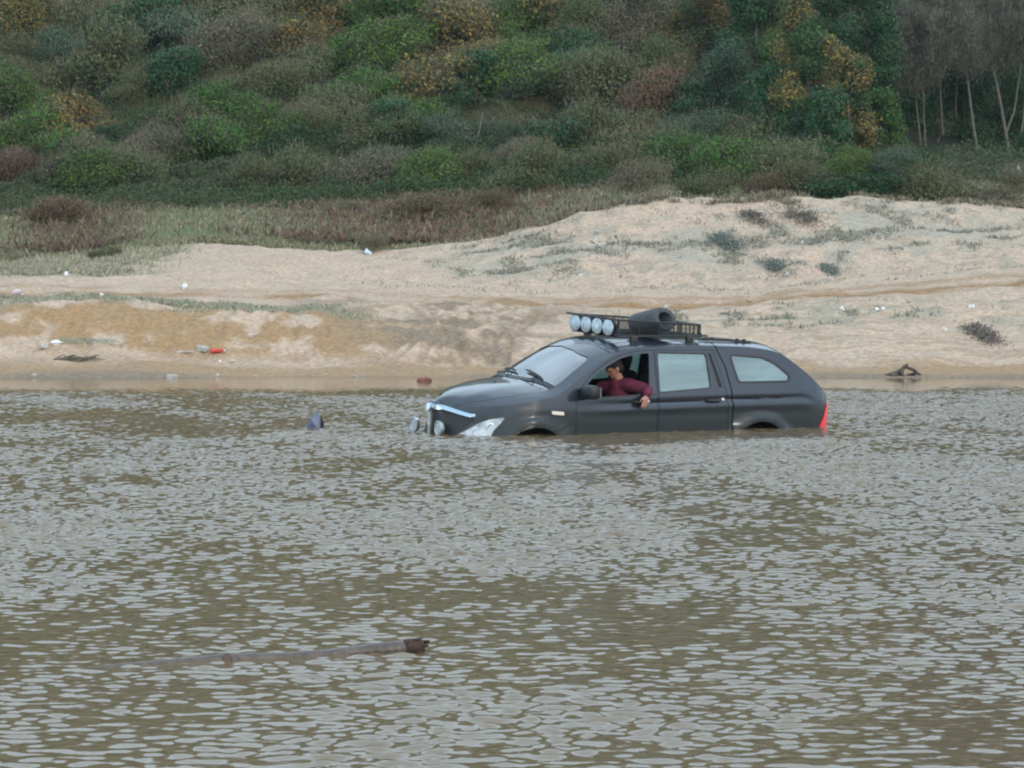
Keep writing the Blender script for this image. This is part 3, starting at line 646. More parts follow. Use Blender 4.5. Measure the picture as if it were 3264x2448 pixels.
def paint_mat():
    m = bpy.data.materials.new('car_paint'); m.use_nodes = True; t = m.node_tree; L = t.links; p = t.nodes['Principled BSDF']
    p.inputs['Base Color'].default_value = (.012, .017, .030, 1); p.inputs['Roughness'].default_value = .32
    p.inputs['Coat Weight'].default_value = 1; p.inputs['Coat Roughness'].default_value = .07; p.inputs['Metallic'].default_value = .25
    tcn = t.nodes.new('ShaderNodeTexCoord'); n = t.nodes.new('ShaderNodeTexNoise'); n.inputs['Scale'].default_value = 3.2; n.inputs['Detail'].default_value = 10; n.inputs['Roughness'].default_value = .65
    L.new(tcn.outputs['Object'], n.inputs['Vector'])
    sp = t.nodes.new('ShaderNodeSeparateXYZ'); L.new(tcn.outputs['Object'], sp.inputs[0])
    mr = t.nodes.new('ShaderNodeMapRange'); mr.inputs[1].default_value = 1.0; mr.inputs[2].default_value = .84; mr.inputs[3].default_value = .05; mr.inputs[4].default_value = .68
    L.new(sp.outputs['Z'], mr.inputs[0])
    n2 = t.nodes.new('ShaderNodeMapRange'); n2.inputs[1].default_value = .3; n2.inputs[2].default_value = .7; n2.inputs[3].default_value = .25; n2.inputs[4].default_value = 1.35
    L.new(n.outputs[0], n2.inputs[0]); mu = t.nodes.new('ShaderNodeMath'); mu.operation = 'MULTIPLY'; mu.use_clamp = True
    L.new(mr.outputs[0], mu.inputs[0]); L.new(n2.outputs[0], mu.inputs[1])
    d = t.nodes.new('ShaderNodeBsdfDiffuse'); d.inputs[0].default_value = (.046, .054, .048, 1)
    ms = t.nodes.new('ShaderNodeMixShader'); L.new(mu.outputs[0], ms.inputs[0]); L.new(p.outputs[0], ms.inputs[1]); L.new(d.outputs[0], ms.inputs[2])
    L.new(ms.outputs[0], t.nodes['Material Output'].inputs[0]); return m
def glass_mat(name, tint, mist_sheen, mist_sheen_col, gloss=.25):  # pale diffuse layer: mist on the panes plus painted-in sky reflection
    m = bpy.data.materials.new(name); m.use_nodes = True; t = m.node_tree; L = t.links; t.nodes.remove(t.nodes['Principled BSDF'])
    tr = t.nodes.new('ShaderNodeBsdfTransparent'); tr.inputs[0].default_value = (*tint, 1)
    df = t.nodes.new('ShaderNodeBsdfTranslucent'); df.inputs[0].default_value = (*mist_sheen_col, 1)
    dd = t.nodes.new('ShaderNodeBsdfDiffuse'); dd.inputs[0].default_value = (*mist_sheen_col, 1)
    m0 = t.nodes.new('ShaderNodeMixShader'); m0.inputs[0].default_value = .6; L.new(df.outputs[0], m0.inputs[1]); L.new(dd.outputs[0], m0.inputs[2])
    gl = t.nodes.new('ShaderNodeBsdfGlossy'); gl.inputs['Roughness'].default_value = .06
    n = t.nodes.new('ShaderNodeTexNoise'); n.inputs['Scale'].default_value = 2.2; n.inputs['Detail'].default_value = 5
    tcn = t.nodes.new('ShaderNodeTexCoord'); mpg = t.nodes.new('ShaderNodeMapping'); mpg.inputs['Scale'].default_value = (.6, .6, 3.2); L.new(tcn.outputs['Object'], mpg.inputs[0]); L.new(mpg.outputs[0], n.inputs['Vector'])
    mr = t.nodes.new('ShaderNodeMapRange'); mr.inputs[1].default_value = .3; mr.inputs[2].default_value = .7; mr.inputs[3].default_value = mist_sheen * .45; mr.inputs[4].default_value = mist_sheen * 1.5; L.new(n.outputs[0], mr.inputs[0])
    m1 = t.nodes.new('ShaderNodeMixShader'); L.new(mr.outputs[0], m1.inputs[0]); L.new(tr.outputs[0], m1.inputs[1]); L.new(m0.outputs[0], m1.inputs[2])
    fr = t.nodes.new('ShaderNodeFresnel'); fr.inputs[0].default_value = 1.5
    ad = t.nodes.new('ShaderNodeMath'); ad.operation = 'ADD'; ad.inputs[1].default_value = gloss; ad.use_clamp = True; L.new(fr.outputs[0], ad.inputs[0])
    m2 = t.nodes.new('ShaderNodeMixShader'); L.new(ad.outputs[0], m2.inputs[0]); L.new(m1.outputs[0], m2.inputs[1]); L.new(gl.outputs[0], m2.inputs[2])
    L.new(m2.outputs[0], t.nodes['Material Output'].inputs[0]); return m

def make_car():
    P = paint_mat(); G = glass_mat('misted_glass', (.50, .72, .74), .30, (.48, .66, .66), .12); WS = glass_mat('windscreen_glass', (.78, .86, .90), .22, (.56, .68, .78), .24)  # windscreen's pale blue layer paints reflected sky; side panes mix mist and brightness
    CG = glass_mat('clear_glass', (.85, .88, .80), .1, (.5, .5, .45), .02)
    root = empty('pickup_car'); root.location = CAR_O; root.rotation_euler = (Matrix.Rotation(R(28), 3, 'Z') @ Matrix.Rotation(R(3), 3, 'X')).to_euler()
    tag(root, 'dark muddy pickup car with closed rear canopy, sunk to its wheel arches in water', 'car')
    S = shell(0, -.028)
    fw = rnd_poly([(1.60, 1.105), (1.60, 1.24), (1.73, 1.342), (1.917, 1.447), (2.1, 1.527), (2.321, 1.574), (2.485, 1.58), (2.42, 1.128), (2.209, 1.105), (1.795, 1.09)], .02)
    rw = rnd_poly([(2.605, 1.582), (3.262, 1.562), (3.268, 1.172), (2.565, 1.133)], .03)
    tw = rnd_poly([(3.30, 1.57), (3.335, 1.568), (3.435, 1.172), (3.385, 1.17)], .012)
    qw = rnd_poly([(3.615, 1.54), (4.05, 1.505), (4.22, 1.43), (4.405, 1.285), (4.38, 1.235), (3.68, 1.235)], .045)
    ws = rnd_poly([(0, 1.258), (-.35, 1.235), (-.60, 1.195), (-.745, 1.17), (-.735, 1.25), (-.665, 1.46), (-.615, 1.53), (-.3, 1.60), (0, 1.625), (.3, 1.60), (.615, 1.53), (.665, 1.46), (.735, 1.25), (.745, 1.17), (.60, 1.195), (.35, 1.235)], .03)
    bw = rnd_poly([(-.55, 1.16), (-.5, 1.45), (.5, 1.45), (.55, 1.16)], .06)
    arch = lambda xc: prism([(xc + .395 * math.cos(a), .36 + .395 * math.sin(a)) for a in np.linspace(0, 2 * math.pi, 40, endpoint=False)], -1.3, 1.3)
    for c in (prism(fw, -1.3, 1.3), prism(rw, -1.3, 1.3), prism(tw, -1.3, 1.3), prism(qw, -1.3, 1.3), prism(ws, .85, 2.2, 'x'), prism(bw, 4.3, 5.3, 'x'), arch(.9), arch(3.964)):
        S = boolean(S, c, 'DIFFERENCE')
    fd = [(1.42, .18), (1.42, 1.09), (1.455, 1.155), (1.70, 1.375), (1.90, 1.487), (2.1, 1.565), (2.33, 1.61), (2.552, 1.618), (2.535, 1.3), (2.527, .9), (2.527, .18)]
    rd = [(2.540, .18), (2.540, .9), (2.548, 1.3), (2.565, 1.618), (3.38, 1.608), (3.475, 1.17), (3.50, .95), (3.50, .18)]
    hood = [(.05, 0), (.10, -.16), (.25, -.39), (.42, -.56), (.70, -.68), (1.02, -.76), (1.16, -.78), (1.10, -.5), (1.055, -.25), (1.04, 0), (1.055, .25), (1.10, .5), (1.16, .78), (1.02, .76), (.70, .68), (.42, .56), (.25, .39), (.10, .16)]
    gap = [(3.36, 1.85), (3.412, 1.655), (3.512, 1.413), (3.556, 1.14), (3.566, .98), (3.570, .18)]
    gp = [(x - .008, z) for x, z in gap] + [(x + .008, z) for x, z in gap][::-1]
    body = boolean(S, join(prism(gp, -1.3, -.3), prism(gp, .3, 1.3)), 'DIFFERENCE')
    top = boolean(body, prism([(3.352, -.4), (3.368, -.4), (3.368, .4), (3.352, .4)], 1.5, 1.9, 'z'), 'DIFFERENCE')
    body = boolean(top, prism(hood, .86, 1.29, 'z'), 'DIFFERENCE')
    for d in (fd, rd): body = boolean(body, prism(d, -1.3, 1.3), 'DIFFERENCE')
    link('body', smooth_me(body), P, root)
    link('hood', smooth_me(boolean(S, prism(grow(hood, -.006), .86, 1.29, 'z'), 'INTERSECT')), P, root)
    handles = {0: (2.18, 2.36), 1: (3.19, 3.40)}
    for k, d in enumerate((fd, rd)):
        for sd in (-1, 1):
            dm = smooth_me(boolean(S, prism(grow(d, -.005), sd * 1.3, sd * .45), 'INTERSECT'))
            door = link('door', dm, P, root)
            hx = handles[k]; y = sd * (float(wid(hx[0], 1.02)) + .012)
            hb = MB().tube([(hx[0], y - sd * .03, 1.022), (hx[0] + .02, y + sd * .018, 1.022), (hx[1] - .03, y + sd * .018, 1.012), (hx[1], y - sd * .03, 1.010)], [.012, .016, .016, .012], 8)
            hb.build('handle', M_black, door)
            MB().lathe([(-.01, .018), (.012, .018)], (hx[1] + .03, y, 1.03), (0, sd, 0), 10).build('lock', M_amber, door)
            if k == 1:
                pane = boolean(shell(-.010, -.015), prism(grow(rw, .01), sd * 1.3, sd * .45), 'INTERSECT'); link('window_pane', smooth_me(pane), G, door)
                q = boolean(shell(-.006, -.014), prism(grow(tw, .006), sd * 1.3, sd * .45), 'INTERSECT'); link('quarter_light', smooth_me(q), M_dark, door)
                tr = boolean(boolean(shell(.002, -.016), prism(grow(rw, .014), sd * 1.3, sd * .45), 'INTERSECT'), prism(rw, -1.3, 1.3), 'DIFFERENCE'); link('window_seal', smooth_me(tr), M_black, door)
            elif sd == 1:
                pane = boolean(shell(-.010, -.015), prism(grow(fw, .01), sd * 1.3, sd * .45), 'INTERSECT'); link('window_pane', smooth_me(pane), CG, door)
            if k == 0:
                mz = 1.165; mh = MB(); yy = sd * 1.06
                for i in range(1): mh.box((1.53, yy, mz), (.15, .25, .165))
                b = mh.mesh('mirror', bevel=.055, ang=60)
                mo = link('wing_mirror', b, M_black, door)
                MB().tube([(1.52, sd * .88, 1.09), (1.52, sd * 1.0, 1.11)], [.04, .03], 8).build('mirror_arm', M_black, door)
                MB().box((1.609, yy, mz), (.006, .2, .12)).build('mirror_glass', M_chrome, door)
    for sd in (-1, 1):
        pane = boolean(shell(-.008, -.013), prism(grow(qw, .01), sd * 1.3, sd * .45), 'INTERSECT'); link('side_window', smooth_me(pane), G, root)
        tr = boolean(boolean(shell(.004, -.014), prism(grow(qw, .022), sd * 1.3, sd * .45), 'INTERSECT'), prism(qw, -1.3, 1.3), 'DIFFERENCE'); link('window_seal', smooth_me(tr), M_black, root)
        mk = boolean(solid(.012), prism(rnd_poly([(1.10, .942), (1.255, .927), (1.255, .887), (1.10, .902)], .01), sd * 1.3, sd * .85), 'INTERSECT'); link('side_indicator', smooth_me(mk), M_amber, root)
        hl = rnd_poly([(.10, .62), (.19, .69), (.30, .785), (.41, .838), (.54, .864), (.55, .85), (.43, .71), (.36, .56), (.22, .53)], .015)
        H = boolean(solid(.006), prism(hl, sd * 1.3, sd * .2), 'INTERSECT'); hm = link('headlight', smooth_me(H), M_head, root)
        for (x, z, r) in ((.40, .735, .062), (.27, .69, .05)):
            yv = float(wid(x, z)); MB().lathe([(-.05, r), (.012, r), (.016, r * .8), (-.0, .01)], (x + .02, sd * yv, z), (-.45, sd * .9, 0), 18).build('lamp_reflector', M_chrome, hm)
        tl = rnd_poly([(5.005, .93), (4.93, .77), (4.845, .63), (4.81, .50), (5.2, .46), (5.2, .93)], .015)
        T = boolean(boolean(solid(.01), prism(tl, sd * 1.3, sd * .62), 'INTERSECT'), solid(-.05), 'DIFFERENCE'); link('tail_light', smooth_me(T), M_red, root)
        for xc in (.9, 3.964):                               # flared rim of each wheel arch and the liner behind it
            an = np.linspace(-.3, math.pi + .3, 40); li = MB(); 
            nn = len(an)
            for a in an:
                cx, cz = xc + .399 * math.cos(a), .36 + .399 * math.sin(a)
                yo = float(wid(cx, max(cz, .2))) - .02
                li.v += [(cx, sd * yo, cz), (cx, sd * .5, cz)]
            li.f = [[2 * i, 2 * i + 1, 2 * i + 3, 2 * i + 2] for i in range(nn - 1)]
            li.v.append((xc, sd * .5, .345)); c0 = len(li.v) - 1
            li.f += [[2 * i + 1, c0, 2 * i + 3] for i in range(nn - 1)]
            link('wheel_arch', li.mesh('wheel_arch'), M_dark, root)
            wl = empty('wheel', (xc, sd * .78, .32)); wl.parent = root
            MB().lathe([(-.12, .23), (-.12, .31), (-.09, .34), (.09, .34), (.12, .31), (.12, .23)], (0, 0, 0), (0, 1, 0), 32, close=True).build('tyre', M_rubber, wl)
            rim = MB().lathe([(-.1, .245), (.1, .245), (.1, .2), (-.1, .2)], (0, 0, 0), (0, 1, 0), 24, close=True)
            for q in range(6): rim.tube([(0, sd * .06, 0), (.22 * math.cos(q * 1.047), sd * .06, .22 * math.sin(q * 1.047))], .025, 6)
            rim.build('rim', M_chrome, wl)
    MB().v
    link('windscreen', smooth_me(boolean(shell(-.008, -.014), prism(grow(ws, .012), .85, 2.25, 'x'), 'INTERSECT')), WS, root)
    link('rear_window', smooth_me(boolean(shell(-.006, -.012), prism(grow(bw, .01), 4.3, 5.3, 'x'), 'INTERSECT')), G, root)
    # grille, chrome bar, centre strip and badge
    gr = boolean(boolean(solid(.004), prism([(-.56, .83), (0, .93), (.56, .83), (.30, .52), (-.30, .52)], -.4, .5, 'x'), 'INTERSECT'), solid(-.03), 'DIFFERENCE')
    grille = link('grille', smooth_me(gr), M_black, root)
    bar = boolean(boolean(solid(.028), prism(rnd_poly([(-.545, .888), (0, .985), (.545, .888), (.552, .848), (0, .935), (-.552, .848)], .012), -.4, .5, 'x'), 'INTERSECT'), solid(-.03), 'DIFFERENCE')
    link('chrome_bar', smooth_me(bar), M_bar, grille)
    st = boolean(boolean(solid(.034), prism([(-.035, .50), (-.035, .93), (.035, .93), (.035, .50)], -.4, .5, 'x'), 'INTERSECT'), solid(-.03), 'DIFFERENCE')
    link('centre_strip', smooth_me(st), M_chromed, grille)
    MB().lathe([(-.01, .05), (.008, .05), (.012, .04)], (-.045, 0, .925), (-1, 0, .2), 18).build('badge', M_chrome, grille)
    for y in (-.25, .25):                                    # round driving lamps on a bar ahead of the grille
        x = -.10 if y > 0 else -.03
        lp = MB().lathe([(0, .02), (.01, .08), (.05, .092), (.06, .092), (.062, .078), (.05, .07)], (x + .05, y, .70), (-1, 0, 0), 24).build('driving_lamp', M_chromed, root)
        MB().lathe([(0, .068), (.004, .068)], (x - .002, y, .70), (-1, 0, 0), 20).build('lens', M_lens, lp)
    MB().tube([(.25, -.6, .52), (-.06, -.5, .55), (-.12, 0, .55), (-.06, .5, .55), (.25, .6, .52)], .03, 10).build('bumper_bar', M_black, root)
    # wipers and washer nozzle
    def top_pt(x, y, d=.012): return (x, y, float(crown(x, y)) + d)
    for a, b in (((1.13, .10), (1.20, .52)), ((1.14, -.56), (1.17, -.06))):
        w_ = MB(); n = 6; pts = [top_pt(a[0] + (b[0] - a[0]) * i / n + .03, a[1] + (b[1] - a[1]) * i / n, .02) for i in range(n + 1)]
        w_.tube(pts, [.008] + [.014] * (n - 1) + [.006], 6); w_.tube([top_pt(1.07, (a[1] + b[1]) / 2 - .15, .01), pts[3]], .008, 6); w_.build('wiper', M_black, root)
    MB().tube([top_pt(.80, -.05, -.01), top_pt(.80, -.05, .02)], [.016, .008], 8).build('washer_nozzle', M_black, root)
    cw = boolean(shell(.002, -.02), prism([(1.045, 0), (1.06, -.25), (1.105, -.5), (1.165, -.76), (1.225, -.76), (1.17, -.5), (1.115, -.25), (1.10, 0), (1.115, .25), (1.17, .5), (1.225, .76), (1.165, .76), (1.105, .5), (1.06, .25)], 1.0, 1.30, 'z'), 'INTERSECT')
    link('cowl', smooth_me(cw), M_black, root)
    # waist moulding strip
    for sd in (-1, 1):
        ml = boolean(shell(.008, -.01), prism([(1.47, 1.078), (2.52, 1.118), (2.52, 1.100), (1.47, 1.060)], sd * 1.3, sd * .6), 'INTERSECT'); link('waist_strip', smooth_me(ml), M_black, root)
    # interior
    MB().box((1.42, 0, .98), (.5, 1.6, .2)).build('dashboard', M_dark, root, bevel=.04, ang=60)
    stw = MB(); ax = Vector((-.85, 0, .5)).normalized(); u = Vector((0, 1, 0)); v = ax.cross(u)
    stw.tube([Vector((1.75, -.38, 1.05)) + (u * math.cos(a) + v * math.sin(a)) * .18 for a in np.linspace(0, 2 * math.pi, 25)], .014, 8, cap=False)
    stw.tube([Vector((1.75, -.38, 1.05)) - u * .17, Vector((1.72, -.38, 1.04)), Vector((1.75, -.38, 1.05)) + u * .17], .015, 6); stw.tube([(1.72, -.38, 1.04), (1.5, -.38, .92)], .03, 8)
    stw.build('steering_wheel', M_dark, root)
    for sx, sy, wd in ((2.42, -.38, .5), (2.42, .38, .5), (3.2, 0, 1.3)):
        s_ = empty('seat', (sx, sy, .3)); s_.parent = root
        rot = Matrix.Rotation(R(14), 3, 'Y')
        MB().box((0, 0, .32), (.5, wd, .14)).build('cushion', M_dark, s_, bevel=.04, ang=60)
        MB().box((.30, 0, .68), (.13, wd, .66), rot).build('backrest', M_dark, s_, bevel=.05, ang=60)
        for q in ((0,) if wd < 1 else (-.4, .4)):
            MB().box((.37, q, 1.09), (.1, .27, .2), rot).build('headrest', M_dark, s_, bevel=.04, ang=60)
    MB().box((3.62, 0, .9), (.03, 1.6, .8)).build('cab_wall', M_dark, root)
    mi = MB().box((1.86, 0, 1.585), (.03, .22, .065)); mi.build('interior_mirror', M_dark, root, bevel=.012, ang=60)
    # roof rack: basket with mesh sides
    rk = MB(); x0, x1, y0, z0, z1 = 2.17, 3.30, .55, 1.765, 1.895
    sl = lambda x: .07 * (x1 - x) / (x1 - x0)
    for z, r in ((z0, .013), (z1, .013)):
        zz = lambda x: z + (sl(x) if z == z1 else 0)
        rk.tube([(x0, -y0, zz(x0)), (x1, -y0, zz(x1))], r, 6); rk.tube([(x0, y0, zz(x0)), (x1, y0, zz(x1))], r, 6)
        rk.tube([(x0, -y0, zz(x0)), (x0, y0, zz(x0))], r, 6); rk.tube([(x1, -y0, zz(x1)), (x1, y0, zz(x1))], r, 6)
    rk.tube([(x0, -y0, z1 + .07), (x0 - .10, -y0 + .02, z1 + .085), (x0 - .10, y0 - .02, z1 + .085), (x0, y0, z1 + .07)], .013, 6)
    for i in range(41):
        x = x0 + (x1 - x0) * i / 40; big = i % 10 == 0
        for s in (-1, 1): rk.tube([(x, s * y0, z0), (x, s * y0, z1 + sl(x))], .011 if big else .0045, 5)
    for i in range(36):
        y = -y0 + 2 * y0 * i / 35
        rk.tube([(x0, y, z0), (x0, y, z1 + sl(x0))], .0045, 5); rk.tube([(x1, y, z0), (x1, y, z1)], .0045, 5)
    for i in range(9): rk.tube([(x0, -y0 + 2 * y0 * i / 8, z0 - .004), (x1, -y0 + 2 * y0 * i / 8, z0 - .004)], .007, 5)
    rack = rk.build('roof_rack', M_rack, root)
    for x in (2.38, 3.15):
        for s in (-1, 1):
            MB().box((x, s * .56, 1.715), (.09, .05, .11)).build('rack_foot', M_black, rack, bevel=.008)
    for s in (-1, 1):
        ra = MB(); ra.tube([(3.30, s * .52, float(crown(3.30, .52)) + .02), (3.7, s * .51, float(crown(3.7, .51)) + .022), (4.05, s * .50, float(crown(4.05, .5)) + .014)], .012, 6)
        for x in (3.42, 3.5, 3.85, 3.95): ra.box((x, s * .51, float(crown(x, .51)) + .03), (.03, .03, .025))
        ra.build('roof_rail', M_black, root)
    for i, y in enumerate((-.40, -.135, .135, .40)):
        c = (2.12, y, 1.868)
        sp = MB().lathe([(-.10, .03), (-.07, .075), (-.02, .098), (0, .103), (.006, .103), (.006, .096)], c, (-1, -.22, .02), 28)
        sp.tube([(2.17, y, 1.80), (2.17, y, 1.765)], .02, 8)
        so = sp.build('spotlight', M_black, root)
        MB().lathe([(.0, .097), (.008, .095), (.013, .07), (.015, .02)], c, (-1, -.22, .02), 28).build('lens', M_lens, so)
    return root
M_lens = mat('lamp_lens', (.62, .70, .74), rough=.12, metal=.75, noise=.35, nscale=14)
M_head = mat('headlight_lens', (.60, .62, .62), rough=.15, metal=.4, noise=.6, nscale=7, coat=.8)
M_chromed = mat('dull_chrome', (.5, .52, .5), rough=.3, metal=.9)
M_bar = mat('chrome_bar', (.45, .56, .63), rough=.28, metal=1)
CAR_O = (-.96212622, 37.83833264, -.611)
car = make_car(); CM = Matrix.Translation(CAR_O) @ (Matrix.Rotation(R(28), 4, 'Z') @ Matrix.Rotation(R(3), 4, 'X'))
def in_car(o, loc):                                       # stand a thing at a point of the car's own frame
    o.matrix_world = CM @ Matrix.Translation(loc)

# hollow grey roll lying in the rack
def make_roll():
    pr = [(-.20, .03), (-.20, .155), (-.18, .175), (0, .190), (.19, .190), (.22, .175), (.225, .115), (.20, .10), (-.10, .095), (-.12, .03)]
    b = MB().lathe(pr, (0, 0, 0), (.34, -.86, .30), 40, close=True)
    b.v = [(x * 1.12, y, z * .76) for x, y, z in b.v]
    o = b.build('rubber_roll', M_roll)
    tag(o, 'hollow dark grey rubber roll lying in the basket on the car roof', 'roll'); in_car(o, (2.82, -.20, 1.91))
make_roll()

# ------------------------------------------------------------------ the driver
class BodyB(MB):
    def ball(s, c, r, M=None, n=12):
        b = len(s.v)
        for i in range(n + 1):
            th = math.pi * i / n
            for k in range(2 * n):
                ph = math.pi * k / n
                p = Vector((r[0] * math.sin(th) * math.cos(ph), r[1] * math.sin(th) * math.sin(ph), r[2] * math.cos(th)))
                if M: p = M @ p
                s.v.append(tuple(p + Vector(c)))
        for i in range(n):
            for k in range(2 * n):
                k2 = (k + 1) % (2 * n); s.f.append([b + i * 2 * n + k, b + (i + 1) * 2 * n + k, b + (i + 1) * 2 * n + k2, b + i * 2 * n + k2])
        return s
    def limb(s, pts, rad):
        s.tube(pts, rad, 14)
        for p, r in zip(pts, rad): s.ball(p, (r, r, r), n=8)
        return s
    def skin(s, name, mt, parent, vox, it=4):
        me = bpy.data.meshes.new(name); me.from_pydata(s.v, [], s.f); o = bpy.data.objects.new(name, me); sc.collection.objects.link(o)
        m = o.modifiers.new('r', 'REMESH'); m.mode = 'VOXEL'; m.voxel_size = vox; m.use_smooth_shade = True
        q = o.modifiers.new('s', 'SMOOTH'); q.iterations = it; q.factor = .5
        dg = bpy.context.evaluated_depsgraph_get(); me2 = bpy.data.meshes.new_from_object(o.evaluated_get(dg)); o.modifiers.clear(); o.data = me2
        me2.materials.clear(); me2.materials.append(mt); o.parent = parent; return o
def make_person():
    root = empty('person'); in_car(root, (2.42, -.40, .62)); off = Vector((-2.42, .40, -.62))
    tag(root, 'person in maroon sweater with one arm hanging out of the open car window', 'person')
    T = lambda l: [Vector(p) + off for p in l]
    B = BodyB(); hc = Vector((2.155, -.50, 1.405)) + off
    HM = Matrix.Rotation(R(-32), 3, 'Y') @ Matrix.Rotation(R(-10), 3, 'Z')       # the head bends forward; its face looks along -x
    h = lambda x, y, z: tuple(hc + HM @ Vector((x, y, z)))
    B.ball(hc, (.098, .076, .105), HM); B.ball(h(-.035, 0, -.055), (.062, .055, .062), HM); B.ball(h(-.075, 0, -.092), (.024, .026, .02), HM)   # skull, jaw, chin
    B.ball(h(-.102, 0, -.022), (.020, .013, .026), HM, 8); B.ball(h(-.112, 0, -.034), (.013, .015, .012), HM, 8)                             # nose
    B.ball(h(-.088, 0, .018), (.02, .05, .013), HM, 8); B.ball(h(-.094, 0, -.066), (.012, .022, .010), HM, 8)                                 # brow, lips
    for s in (-1, 1): B.ball(h(.005, s * .078, -.02), (.022, .010, .032), HM, 8)
    B.limb(T([(2.19, -.49, 1.33), (2.24, -.47, 1.24)]), [.058, .066])
    tor = T([(2.42, -.40, .74), (2.38, -.40, .92), (2.29, -.43, 1.08), (2.25, -.45, 1.17)])
    B.limb(tor, [.15, .14, .15, .11]); B.limb(T([(2.31, -.59, 1.19), (2.25, -.46, 1.17), (2.15, -.27, 1.15)]), [.075, .09, .075])
    arm = T([(2.31, -.60, 1.19), (2.46, -.80, 1.155), (2.335, -.975, 1.115)]); farm = T([(2.15, -.26, 1.15), (1.97, -.18, .97), (1.78, -.26, 1.06)])
    B.limb(arm, [.058, .046, .027]); B.limb(farm, [.058, .045, .028])
    for s in (-.12, .12): B.limb(T([(2.42, -.40 + s, .74), (2.02, -.40 + s, .82), (1.72, -.40 + s * 1.1, .46), (1.62, -.40 + s * 1.1, .40)]), [.095, .068, .045, .035])
    def hand(w0, d, pal, th):                              # wrist, finger direction, across-palm, thumb side
        w0, d, pal = Vector(w0) + off, Vector(d).normalized(), Vector(pal).normalized(); nrm = d.cross(pal)
        M = Matrix((d, pal, nrm)).transposed()
        B.ball(w0 + d * .05, (.055, .043, .017), M, 10)
        for i, (ln, o2) in enumerate(((.070, -.031), (.080, -.0105), (.075, .0105), (.058, .031))):
            b = w0 + d * .088 + pal * o2; j = b + d * ln * .5 + pal * o2 * .15 + nrm * -.004; e = j + d * ln * .42 + nrm * -.018
            B.limb([b, j, e], [.0095, .0085, .007])
        b = w0 + d * .03 + pal * th * .036; j = b + d * .034 + pal * th * .022 - nrm * .008; B.limb([b, j, j + d * .03 + pal * th * .004 - nrm * .01], [.012, .0105, .008])
    hand((2.325, -.99, 1.105), (-.25, -.05, -1), (1, .15, -.25), -1)
    hand((1.78, -.26, 1.06), (-.7, -.3, .3), (.2, .5, .8), -1)
    body = B.skin('body', M_skin, root, .0075, 3)
    S = BodyB(); S.limb(tor, [.165, .16, .168, .125]); S.limb(T([(2.31, -.59, 1.19), (2.25, -.46, 1.175), (2.15, -.27, 1.15)]), [.088, .10, .088])
    S.limb([arm[0], arm[0].lerp(arm[1], .5), arm[1], arm[1].lerp(arm[2], .55), arm[1].lerp(arm[2], .95)], [.088, .078, .070, .060, .050]); S.limb([farm[0], farm[1], farm[1].lerp(farm[2], .85)], [.078, .06, .042])
    S.limb(T([(2.235, -.475, 1.235), (2.25, -.46, 1.20)]), [.07, .09])
    S.skin('sweater', M_sweater, root, .012, 3)
    Hh = BodyB(); Hh.ball(h(.018, 0, .030), (.100, .084, .095), HM); Hh.ball(h(.045, 0, -.025), (.066, .082, .085), HM); Hh.ball(h(.0, 0, .012), (.07, .084, .05), HM); Hh.ball(h(-.045, 0, .062), (.055, .066, .045), HM)
    Hh.skin('hair', M_hair, root, .009, 2)
    Tr = BodyB()
    for s in (-.12, .12): Tr.limb(T([(2.42, -.40 + s, .73), (2.02, -.40 + s, .81), (1.73, -.40 + s * 1.1, .48)]), [.115, .08, .058])
    Tr.skin('trousers', M_dark, root, .015, 3)
    for s in (-1, 1): 
        e = MB(); e.lathe([(0, .011), (.006, .008)], h(-.090, s * .030, 0), HM @ Vector((-1, s * .3, 0)), 10); e.build('eye', M_dark, root)
make_person()
M_litter = mat('dirty_white', (.55, .54, .50), rough=.7, noise=.5, nscale=20)
# ------------------------------------------------------------------ things in the water
def driftwood():
    a, b = hill_ray(250, 2130, 1)[:2], 0
    def wp(px, py, z=0):                                   # point at height z above the water seen there
        d = hill_ray(px, py, 10.) - (0, 0, CH); t = (z - CH) / d[2]; return Vector(d * t + (0, 0, CH))
    pts = [wp(215, 2134, -.012), wp(340, 2126, .0), wp(480, 2117, .0), wp(620, 2108, .0), wp(740, 2100, .006), wp(900, 2096, .004), wp(1050, 2086, .006), wp(1180, 2072, .016), wp(1280, 2066, .024), wp(1340, 2060, .03)]
    pts = [p - Vector((0, 0, .004)) for p in pts]; m = MB().tube(pts, [.010, .015, .022, .028, .034, .030, .032, .037, .046, .046], 12)
    root = empty('driftwood', tuple(pts[5])); tag(root, 'long bare driftwood pole with a broken dark end floating in the foreground water', 'driftwood')
    def sh(mb): mb.v = [tuple(Vector(v) - pts[5]) for v in mb.v]; return mb
    sh(m).build('pole', mat('wet_wood', (.10, .078, .066), rough=.4, noise=.45, nscale=14, bump=.01, bscale=30), root)
    e = MB(); r = random.Random(4); d = (pts[-1] - pts[-2]).normalized()
    e.tube([pts[-1] - d * .09, pts[-1], pts[-1] + d * .012], [.048, .049, .040], 12)
    for i in range(26):
        q = Vector((r.uniform(-1, 1), r.uniform(-1, 1), r.uniform(-1, 1))) * .036; e.tube([pts[-1] + q - d * .05, pts[-1] + q * 1.15 + d * r.uniform(.0, .015)], [.012, .004], 5)
    sh(e).build('broken_end', mat('rotten_wood', (.06, .035, .022), rough=.9, noise=.7, nscale=30, bump=.01), root)
    kn = MB(); kn.tube([wp(725, 2095, .02), wp(738, 2112, -.02)], [.022, .016], 8); sh(kn).build('knot', mat('knot_wood', (.10, .065, .055), rough=.8), root)
driftwood()
def wpt(px, py, z=0):
    d = hill_ray(px, py, 10.) - (0, 0, CH); t = (z - CH) / d[2]; return Vector(d * t + (0, 0, CH))
